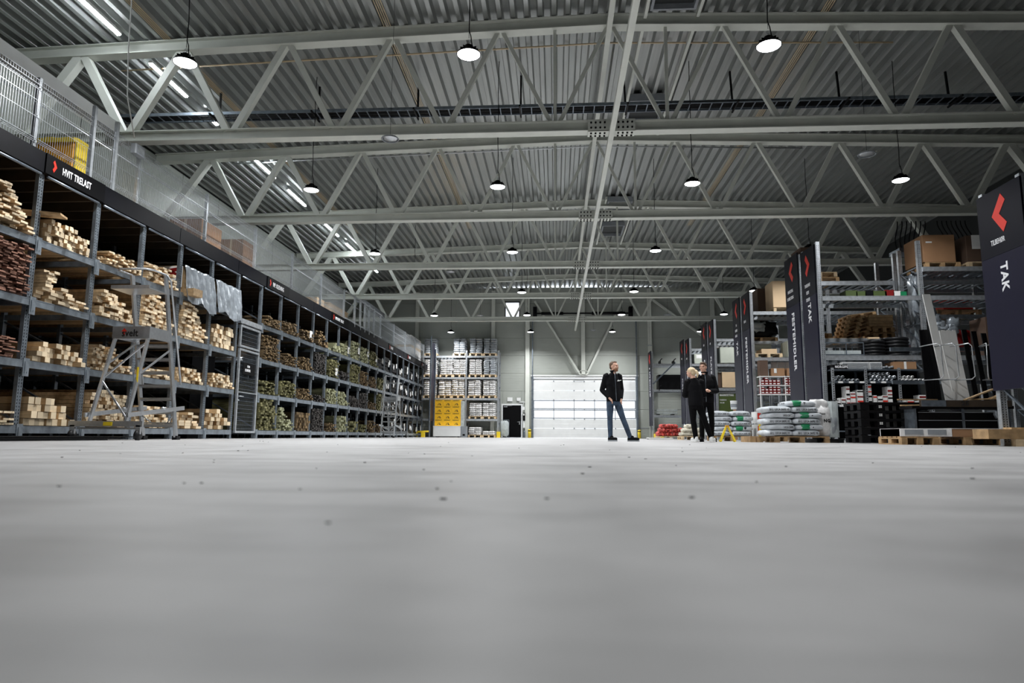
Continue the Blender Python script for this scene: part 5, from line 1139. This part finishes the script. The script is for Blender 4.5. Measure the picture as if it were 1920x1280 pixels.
mb = MB(); mb.box(5.95, 6.55, 16.15, 16.9, .05, .09); mb.box(5.95, 6.05, 16.15, 16.9, 0, .05); mb.box(6.45, 6.55, 16.15, 16.9, 0, .05); part('plastic_base', mb, BLKP, t)
# black plastic box stack
for j in range(5):
    z = .0 + .175*j; t = thing('black_crate', f'black plastic pallet box, {["lowest", "second", "middle", "fourth", "topmost"][j]} in the stack beside the white bag', 'crate', (7.1, 15.4, z), 'black plastic pallet boxes')
    mb = MB(); mb.box(6.46, 7.86, 15.0, 15.85, z+.12, z+.165); part('deck_plate', mb, BLKP, t)
    mb = MB(); mb.box(6.45, 7.87, 14.99, 15.02, z+.155, z+.170); part('deck_edge', mb, RUB, t)
    for xx in (6.46, 6.80, 7.36, 7.68):
        for yy in (15.0, 15.35, 15.68): mb = MB(); mb.box(xx, xx+.17, yy, yy+.16, z+.01, z+.12); part('foot_block', mb, BLKP, t)
    mb = MB()
    for q in range(2):
        for p_ in range(2): mb.box(6.84+.035*q, 6.865+.035*q, 14.992, 14.998, z+.05+.03*p_, z+.07+.03*p_)
    part('white_marks', mb, PAPER, t)
    mb = MB(); mb.box(7.38, 7.46, 14.99, 14.998, z+.05, z+.10); part('sticker', mb, [PAPER, PAPER, CARDL, CARDL, YEL][j], t)
mb = MB(); lump(mb, (7.95, 15.4, .46), (.34, .3, .12), .5, .5, 14, 8, .15, 21); solo('plastic_sheet', mb, SACKG, 'small crumpled grey bag at the right end of the black box stack', 'bag')
mb = MB(); mb.box(7.8, 8.15, 15.2, 15.7, 0, .455); solo('support_box', mb, BLKP, 'black box under the crumpled grey bag', 'box')
# long carton on a pallet in the right foreground
t = pallet(6.2, 6.85, 12.8, 13.7, 0, PALW, 'pale pallet end under the long carton, right foreground'); pallet(7.3, 8.6, 12.8, 13.7, 0, PALW, 'second pallet under the long carton, right foreground')
t = thing('long_carton', 'long flat film-wrapped carton on pallets in the right foreground', 'box', (8, 13.2, .146))
mb = MB(); mb.cbox(6.2, 10.4, 12.85, 13.6, .147, .285, .01); part('carton_body', mb, CARD, t)
mb = MB(); mb.box(6.2, 7.1, 12.84, 13.61, .15, .29); mb.box(7.1, 10.4, 12.84, 13.61, .288, .296); part('clear_film', mb, SACKW, t, 'white film over the end'); mb = MB(); mb.box(7.98, 8.14, 12.835, 12.85, .26, .285); part('red_strip', mb, RED, t)
for k in range(2): mb = MB(); mb.box(6.28+.4*k, 6.6+.4*k, 12.83, 12.84, .18, .27); part('grey_print', mb, GRY, t)
text('lettering', 'NORDIC 03', .07, (8.3, 12.845, .20), 'y', t, INKB, 1.0, .03)
# heavy plank and blocks far right
t = thing('heavy_beam', 'thick yellowish timber beam lying at the right edge of the picture', 'beam', (8, 11.2, .1)); mb = MB(); mb.box(6.62, 9.6, 11.0, 11.4, .112, .262); part('beam_body', mb, PALW, t)
mb = MB(); mb.box(7.0, 9.2, 11.05, 11.3, .263, .29); solo('thin_plank', mb, PALE, 'thin pale plank on top of the thick timber beam', 'plank')
for k, xx in enumerate((7.02, 8.3)): mb = MB(); mb.box(xx, xx+.55, 11.0, 11.12, 0, .11); solo('timber_block', mb, PALP, f'{["left", "right"][k]} pale wooden block under the thick timber beam', 'block')
# bench with boards and upright sheets
t = thing('sheet_stand', 'dark stand holding upright white and black sheets on the right', 'stand', (8.2, 14.6, 0))
mb = MB(); mb.box(7.3, 9.3, 14.55, 15.1, .72, .78); part('stand_table', mb, BLKP, t)
for xx in (7.35, 8.3, 9.2):
    mb = MB(); mb.box(xx, xx+.05, 14.6, 15.0, 0, .72); part('leg', mb, GALV, t)
for xx, a in ((7.85, 1), (8.15, 1), (8.47, 1), (8.86, -1), (9.08, 1)):
    mb = MB(); mb.tube([(xx-.10*a, 14.95, 2.05), (xx+.02*a, 14.5, 2.06), (xx+.05*a, 14.45, 2.0), (xx+.07*a, 14.45, 1.38), (xx+.03*a, 14.5, 1.32), (xx-.10*a, 14.95, 1.33)], .012, 8); part('hoop', mb, ALU, t, 'chrome hoop')
mb = MB(); mb.box(7.3, 9.5, 15.28, 15.33, 1.28, 1.36); mb.box(7.3, 9.5, 15.28, 15.33, 2.0, 2.08); part('rear_rail', mb, GALV, t)
t = thing('timber_board', 'long worn board with stencilled number on the front of the sheet stand', 'board', (8.4, 14.5, .78)); mb = MB(); mb.box(7.42, 9.18, 14.42, 14.5, .755, .885); part('board_body', mb, PLYD, t)
mb = MB(); mb.box(7.42, 7.9, 14.41, 14.42, .757, .883); part('steel_end', mb, GALV, t); text('lettering', '25', .12, (8.2, 14.415, .82), 'y', t, INKB, 1.2, .03)
for k, (p, q, lb) in enumerate([((7.0, 14.5, .90), (7.8, 14.55, .90), 'thin board sticking out left over the sheet stand'), ((7.05, 14.5, .78), (7.75, 14.55, .80), 'lower thin board sticking out left of the sheet stand'), ((8.35, 14.55, .90), (8.92, 14.55, 1.12), 'tilted pale plank on the right of the sheet stand'), ((8.5, 14.6, .91), (9.12, 14.5, .93), 'flat pale plank on the right of the sheet stand'), ((8.82, 14.5, .93), (9.1, 14.5, 1.03), 'short pale offcut at the end of the sheet stand')]):
    mb = MB(); mb.beam(p, q, .12 if k > 1 else .06, .025); solo('loose_plank', mb, PALE, lb, 'plank')
def sheet(x0, x1, w, z0, z1, m, label, y=14.8, cat='sheet', nm='upright_sheet'):
    mb = MB(); mb.add([(x0, y, z0), (x0+w, y, z0), (x0+w, y+.03, z0), (x0, y+.03, z0), (x1, y+.30, z1), (x1+w, y+.30, z1), (x1+w, y+.33, z1), (x1, y+.33, z1)], [(3, 2, 1, 0), (4, 5, 6, 7), (0, 1, 5, 4), (1, 2, 6, 5), (2, 3, 7, 6), (3, 0, 4, 7)])
    solo(nm, mb, m, label, cat)
sheet(8.13, 7.97, .16, .80, 3.22, PAPER, 'tallest white sheet leaning left in the stand')
for k in range(6): sheet(8.30+.055*k, 8.26+.058*k, .056, .80, 2.42+.01*(k % 2), PAPER, f'upright white trim sheet, {["first", "second", "third", "fourth", "fifth", "sixth"][k]} from left in the white group', 14.8+.004*k)
for k in range(5): sheet(7.74+.06*k, 7.84+.06*k, .056, .80, 2.44, BLKP, f'upright black sheet, {["first", "second", "third", "fourth", "fifth"][k]} from left in the left black group')
for k in range(3): sheet(8.70+.2*k, 8.72+.2*k, .10, .80, 2.44-.04*k, BLKP, f'upright black sheet, {["first", "second", "third"][k]} in the right black group')
# silver loose wrap and red goods behind the stand
t = thing('foil_bundle', 'crumpled silver foil hanging high between the uprights on the right', 'foil', (9.5, 19.0, 3))
mb = MB()
for k in range(9): lump(mb, (10.0+.12*k-.02*k*k*.3, 18.7, 3.35-.28*k+.03*k*k), (.3, .25, .3), .6, .6, 12, 8, .25, 40+k)
part('crumpled_foil', mb, FOIL, t)
mb = MB(); lump(mb, (9.72, 18.9, 3.2), (.14, .3, 1.2), .5, .5, 14, 14, .3, 60); lump(mb, (9.75, 19.0, 2.4), (.16, .3, .9), .5, .5, 14, 14, .3, 61); part('hanging_film', mb, FOIL, t)
carton('red_box', 'red box on the rear shelf between the signs and the white sheets, lower', 'box', 11.0, 11.8, 19.8, 20.4, 3.75, 3.95, RED); carton('red_box', 'red box on the rear shelf, upper of two', 'box', 11.05, 11.7, 19.8, 20.4, 3.96, 4.12, RED)
pallet(10.8, 12.0, 19.75, 20.6, 3.59, PALW, 'pallet under the red boxes on the right rack', simple=True)
mb = MB(); mb.box(9.75, 12.35, 19.6, 19.66, 3.44, 3.56); mb.box(9.75, 12.35, 20.6, 20.66, 3.44, 3.56); solo('shelf_beam_pair', mb, GALVL, 'bright shelf beams behind the tall white sheet', 'beam')
mb = MB(); lump(mb, (11.0, 19.9, 2.55), (1.5, .8, .6), .4, .6, 20, 10, .03, 70); solo('red_tub', mb, DKRED, 'dark red tub behind the white sheets', 'tub')
carton('brown_carton', 'brown carton behind the end of the foil on the right', 'box', 11.3, 12.1, 18.5, 19.2, 2.28, 3.3, CARDD)
# black crates under the stand
for j in range(4):
    z = .0 + .165*j; t = thing('black_crate', f'black plastic crate under the sheet stand, {["lowest", "second", "third", "topmost"][j]}', 'crate', (8.4, 14.9, z)); mb = MB(); mb.box(7.45, 9.25, 14.62, 15.2, z+.005, z+.15); part('crate_body', mb, BLKP, t)
    mb = MB(); mb.box(7.44, 9.26, 14.60, 14.62, z+.145, z+.158); part('crate_rim', mb, GRY, t)
mb = MB(); lump(mb, (8.95, 14.45, .52), (.22, .1, .16), .5, .5, 14, 8, .2, 23); mb.box(8.9, 9.0, 14.44, 14.46, 0, .53); solo('film_wad', mb, FOIL, 'wad of clear film stuck on the black crates at right', 'film')
# yellow folding stand
t = thing('floor_stand', 'yellow folding wet-floor stand on the floor by the grey sacks', 'floor sign', (4.02, 16.5, 0))
for s in (-1, 1):
    for k in (0, 1):
        mb = MB(); mb.beam((4.02+s*.17, 16.4+.12*k, 0.01), (4.02+s*.012, 16.46, .38), .035, .04, up=(0, 1, 0)); part('stand_leg', mb, YEL, t)
mb = MB(); mb.box(3.98, 4.06, 16.42, 16.50, .35, .39); part('hinge_cap', mb, ORG, t)
# ================================================================ PEOPLE
def oval(mb, secs, n=20):
    """loft of ovals: (x, y, z, rx, ry, yaw)"""
    vs = []
    for (x, y, z, rx, ry, a) in secs:
        for k in range(n):
            u = 2*PI*k/n; ex, ey = rx*math.cos(u), ry*math.sin(u); vs.append((x+ex*math.cos(a)-ey*math.sin(a), y+ex*math.sin(a)+ey*math.cos(a), z))
    m = len(secs); fs = [(j*n+i, j*n+(i+1) % n, (j+1)*n+(i+1) % n, (j+1)*n+i) for j in range(m-1) for i in range(n)]
    return mb.add(vs, [tuple(range(n))[::-1], tuple((m-1)*n+i for i in range(n))] + fs, 0, True)
def ball(mb, c, s, M=None, n=16, e=1.0):
    b = MB(); lump(b, (0, 0, -s[2]/2), s, e, e, n, 12)
    vs = [Vector(v) for v in b.v]; vs = [(M @ (v + Vector(c))) if M else v + Vector(c) for v in vs]
    return mb.add(vs, b.f, 0, True)
def smooth_part(name, mb, m, parent, vox=.010, it=4):
    o = part(name, mb, m, parent); r = o.modifiers.new('fuse', 'REMESH'); r.mode = 'VOXEL'; r.voxel_size = vox; r.use_smooth_shade = True
    s = o.modifiers.new('soften', 'SMOOTH'); s.iterations = it; s.factor = .5
    return o
def limb(mb, pts, rs):
    P = [Vector(p) for p in pts]; q = []; rr = []
    for i in range(len(P)-1):
        for k in range(4): f = k/4; q.append(P[i].lerp(P[i+1], f)); rr.append(rs[i]*(1-f)+rs[i+1]*f)
    q.append(P[-1]); rr.append(rs[-1]); mb.tube(q, rr, 14)
def hand(mb, w, d, up, side=1):
    """palm and five curled fingers from wrist w along d"""
    w = Vector(w); d = Vector(d).normalized(); up = Vector(up); s = d.cross(up).normalized()*side; u = s.cross(d).normalized()*side
    limb(mb, [w - d*.03, w + d*.045, w + d*.09], [.026, .033, .030])
    for k, (o, L) in enumerate(((-.030, .070), (-.010, .080), (.011, .076), (.030, .060))):
        b = w + d*.085 + s*o; limb(mb, [b, b + d*L*.5 - u*.012, b + d*L*.85 - u*.045], [.0105, .0095, .008])
    b = w + d*.03 - s*.028; limb(mb, [b, b - s*.035 + d*.035, b - s*.03 + d*.07], [.013, .011, .009])
def person(label, J, hd, yaw, mats, hairf, sweater=False, top_z=None, beard=False, shoe=(BLACK, PAPER), jk_hem=.90, girl=False):
    """J: joints in world space; hd: head direction angle; yaw: chest direction angle (0 = towards -y, the camera)"""
    J = dict(J)
    for q in ('shL', 'shR', 'neck'): J[q] = (J[q][0], J[q][1], J[q][2] + .035)
    skin, jk, tr, hair = mats; x0, y0, _ = J['pel']; t = thing('person', label, 'person', (x0, y0, 0))
    HC = Vector(J['head']); hs = J.get('hs', 1.0)
    M = Matrix.Translation(HC) @ Matrix.Rotation(hd, 4, 'Z') @ Matrix.Scale(hs, 4)      # local: -y is forward
    body = MB()
    ball(body, (0, .012, .03), (.155, .195, .185), M); ball(body, (0, -.012, -.035), (.125, .150, .16), M); ball(body, (0, -.055, -.088), (.065, .06, .05), M)
    ball(body, (0, -.088, .035), (.11, .03, .028), M)                       # brow
    b = MB(); 
    body.add([M @ Vector(v) for v in [(-.011, -.092, .03), (.011, -.092, .03), (-.019, -.092, -.022), (.019, -.092, -.022), (0, -.125, -.016), (0, -.104, .02), (0, -.095, -.035)]], [(0, 2, 4, 5), (1, 5, 4, 3), (0, 5, 1), (2, 6, 4), (4, 6, 3), (0, 1, 3, 6, 2)], 0, True)
    for s in (-1, 1): ball(body, (s*.078, .012, -.005), (.02, .04, .062), M); ball(body, (s*.038, -.075, -.02), (.05, .04, .05), M)
    ball(body, (0, -.094, -.058), (.05, .022, .022), M)
    nk = Vector(J['neck']); limb(body, [HC + Vector((0, .0, -.05*hs)), HC*.45 + nk*.55, nk - Vector((0, 0, .05))], [.055, .052, .07])
    px, py, pz = J['pel']; cx, cy = (J['shL'][0]+J['shR'][0])/2, (J['shL'][1]+J['shR'][1])/2; sz = (J['shL'][2]+J['shR'][2])/2
    oval(body, [(px, py, pz-.08, .13, .09, yaw), (px, py, pz+.1, .12, .08, yaw), (cx, cy, sz-.18, .14, .09, yaw), (cx, cy, sz-.02, .13, .075, yaw), (cx, cy, sz+.05, .06, .05, yaw)])
    for s in 'LR':
        limb(body, [J['sh'+s], J['el'+s], J['wr'+s]], [.045, .038, .026]); hand(body, J['wr'+s], Vector(J['hd'+s]), (0, 0, 1) if abs(J['hd'+s][2]) < .7 else (0, -1, 0), 1 if s == 'L' else -1)
        limb(body, [J['hip'+s], J['kn'+s], J['an'+s]], [.075, .05, .035]); limb(body, [J['an'+s], J['toe'+s]], [.036, .03])
    smooth_part('body', body, skin, t, .008, 2)
    e = MB()
    for s in (-1, 1): ball(e, (s*.031, -.0905, .008), (.024, .014, .011), M)
    part('eyes', e, INKB, t)
    e = MB()
    for s in (-1, 1): ball(e, (s*.032, -.098, .034), (.042, .014, .009), M)
    part('eyebrows', e, hair, t); e = MB(); ball(e, (0, -.101, -.060), (.042, .014, .010), M); part('lips', e, mat('lips', (.42, .17, .15), .5), t)
    h = MB(); hairf(h, M); smooth_part('hair', h, hair, t, .008, 2)
    if beard:
        h = MB(); ball(h, (0, -.035, -.075), (.125, .125, .085), M); ball(h, (0, -.07, -.098), (.07, .07, .055), M); smooth_part('beard', h, BEARD, t, .009, 2)
        h = MB(); ball(h, (0, -.100, -.045), (.055, .018, .012), M); part('moustache', h, BEARD, t)
    # trousers
    m = MB(); hz = pz - .02
    oval(m, [(px, py, hz-.10, .155, .115, yaw), (px, py, hz, .162, .122, yaw), (px, py, pz+.10, .148, .108, yaw)])
    for s in 'LR':
        hp, kn, an = (Vector(J[q+s]) for q in ('hip', 'kn', 'an')); r0, r1, r2 = (.092, .064, .052)
        limb(m, [hp + Vector((0, 0, .03)), hp.lerp(kn, .5), kn, kn.lerp(an, .35), an + Vector((0, 0, -.02))], [r0, .080, r1, .064, r2])
    smooth_part('trousers', m, tr, t, .010, 3)
    # jacket
    m = MB(); hem = jk_hem; sy = .0
    w_ = 1.0 if not girl else .95
    oval(m, [(px, py, hem, .178*w_, .135, yaw), (px, py, hem+.10, .185*w_, .14, yaw), ((px+cx)/2, (py+cy)/2, (pz+sz)/2+.02, .175*w_, .135, yaw), (cx, cy, sz-.20, .195*w_, .135, yaw), (cx, cy, sz-.08, .19*w_, .12, yaw), (cx, cy, sz-.01, .155*w_, .095, yaw), (cx*.6+nk.x*.4, cy*.6+nk.y*.4, sz+.045, .10, .078, yaw), (nk.x, nk.y, nk.z-.03, .070, .066, yaw), (nk.x, nk.y, nk.z+(.02 if not sweater else -.01), .066, .064, yaw)])
    for s in 'LR':
        sh, el, wr = (Vector(J[q+s]) for q in ('sh', 'el', 'wr'))
        limb(m, [sh.lerp(Vector((cx, cy, sz)), .25), sh, sh.lerp(el, .5), el, el.lerp(wr, .5), wr - (wr-el)*.02], [.075, .073, .066, .062, .056, .047])
    smooth_part('jacket' if not sweater else 'sweater', m, jk, t, .010, 3)
    fw = Vector((math.sin(yaw), -math.cos(yaw), 0))
    if not sweater:
        c = MB(); fr = Vector((cx, cy, 0)) + fw*.13
        c.tube([(nk.x+fw.x*.075, nk.y+fw.y*.075, nk.z-.0), (fr.x, fr.y, sz-.08), (px+fw.x*.142, py+fw.y*.142, hem+.02)], .006, 6); part('zip', c, GALV, t)
        c = MB(); a_ = Vector((-fw.y, fw.x, 0))
        c.tube([(nk.x + .075*math.cos(q)*.9, nk.y + .062*math.sin(q), nk.z + .018) for q in [2*PI*k/16 for k in range(17)]], .017, 8); part('collar', c, jk, t)
    for s in 'LR':
        an, to = Vector(J['an'+s]), Vector(J['toe'+s]); d = Vector((to.x-an.x, to.y-an.y, 0)).normalized(); a = math.atan2(d.y, d.x); c0 = an + d*.07; c0.z = 0
        sh_ = MB(); lump(sh_, (c0.x, c0.y, .012), (.285, .10, .085), .6, .55, 18, 8, 0, 1, rz=a); lump(sh_, (c0.x-d.x*.06, c0.y-d.y*.06, .03), (.15, .09, .11), .7, .7, 14, 8, 0, 2, rz=a); so = smooth_part('shoe', sh_, shoe[0], t, .008, 2)
        sl = MB(); lump(sl, (c0.x, c0.y, 0), (.295, .108, .028), .2, .6, 18, 4, 0, 1, rz=a); part('sole', sl, shoe[1], so)
    return t
def short_hair(h, M):
    ball(h, (0, .022, .052), (.168, .200, .165), M); ball(h, (0, -.035, .105), (.13, .12, .055), M); ball(h, (0, .065, -.01), (.14, .10, .13), M)
def receding(h, M):
    ball(h, (0, .035, .050), (.168, .185, .165), M); ball(h, (0, -.01, .108), (.11, .13, .045), M); ball(h, (0, .07, -.005), (.14, .09, .14), M)
def ponytail(h, M):
    ball(h, (0, .018, .045), (.175, .212, .180), M); ball(h, (0, .07, -.01), (.15, .10, .14), M); ball(h, (.0, .135, .03), (.06, .07, .07), M)
    limb(h, [M @ Vector((0, .14, .03)), M @ Vector((.0, .175, -.03)), M @ Vector((.0, .16, -.13))], [.035, .034, .012])
def mk(x0, y0, d): return {k: ((x0+v[0], y0+v[1], v[2]) if k[:2] != 'hd' and k != 'hs' else v) for k, v in d.items()}
# man in jeans, hands in pockets, looking right
J1 = mk(1.40, 16.3, dict(head=(-.01, -.02, 1.755), neck=(-.03, .0, 1.60), shL=(-.205, -.03, 1.50), shR=(.115, .06, 1.50), elL=(-.30, .02, 1.20), elR=(.165, .12, 1.21), wrL=(-.14, -.11, 1.01), wrR=(.14, -.0, .99), hdL=(.5, -.1, -.55), hdR=(-.1, -.35, -.8),
        pel=(-.03, .0, .96), hipL=(-.115, -.01, .90), hipR=(.055, .02, .90), knL=(-.125, -.02, .52), knR=(.19, -.02, .50), anL=(-.115, .02, .10), anR=(.345, -.02, .10), toeL=(-.02, -.10, .03), toeR=(.50, -.07, .03)))
p = person('bearded man in black jacket and blue jeans, hands in pockets, looking right', J1, math.radians(52), math.radians(22), (SKIN, JACKET, JEANS, HAIRB), receding, beard=True, jk_hem=.93, shoe=(BLACK, GRY))
mb = MB(); mb.box(1.455, 1.50, 16.155, 16.16, 1.40, 1.425); mb.tube([(1.45, 16.16, 1.40), (1.475, 16.15, 1.43), (1.50, 16.155, 1.41), (1.54, 16.16, 1.425)], .006, 5); part('chest_emblem', mb, PAPER, p)
# blonde woman seen from behind
J2 = mk(3.17, 15.95, dict(head=(-.045, .03, 1.585), neck=(.01, .02, 1.44), shL=(-.135, .02, 1.34), shR=(.185, .02, 1.34), elL=(-.20, .05, 1.06), elR=(.245, .06, 1.06), wrL=(-.10, .24, 1.06), wrR=(.14, .26, 1.06), hdL=(.3, .8, .1), hdR=(-.3, .8, .1), hs=.95,
        pel=(.04, .0, .86), hipL=(-.035, .0, .82), hipR=(.115, .0, .82), knL=(-.03, .0, .48), knR=(.24, .02, .47), anL=(.02, .0, .09), anR=(.37, .02, .09), toeL=(-.02, .14, .03), toeR=(.44, .14, .03)))
person('woman with blonde ponytail in black sweater and black trousers, seen from behind', J2, math.radians(-128), math.radians(180), (SKIN, JACKET, DKTRS, HAIRY), ponytail, sweater=True, jk_hem=.82, shoe=(WHITE, PAPER), girl=True)
# man in black facing her
J3 = mk(3.60, 16.65, dict(head=(-.055, -.02, 1.77), neck=(-.02, .0, 1.60), shL=(-.17, .0, 1.50), shR=(.17, .0, 1.50), elL=(-.22, -.05, 1.20), elR=(.25, -.02, 1.20), wrL=(-.08, -.22, 1.20), wrR=(.03, -.21, 1.19), hdL=(.6, -.4, .1), hdR=(-.7, -.4, .1),
        pel=(.0, .0, .96), hipL=(-.085, .0, .92), hipR=(.085, .0, .92), knL=(-.12, -.02, .51), knR=(.11, -.02, .51), anL=(-.13, .0, .10), anR=(.10, .0, .10), toeL=(-.17, -.14, .03), toeR=(.13, -.14, .03)))
p = person('dark-haired man in black jacket facing the blonde woman', J3, math.radians(-28), math.radians(-12), (SKIN, JACKET, DKTRS, HAIRB), short_hair, jk_hem=.92, shoe=(BLACK, BLACK))
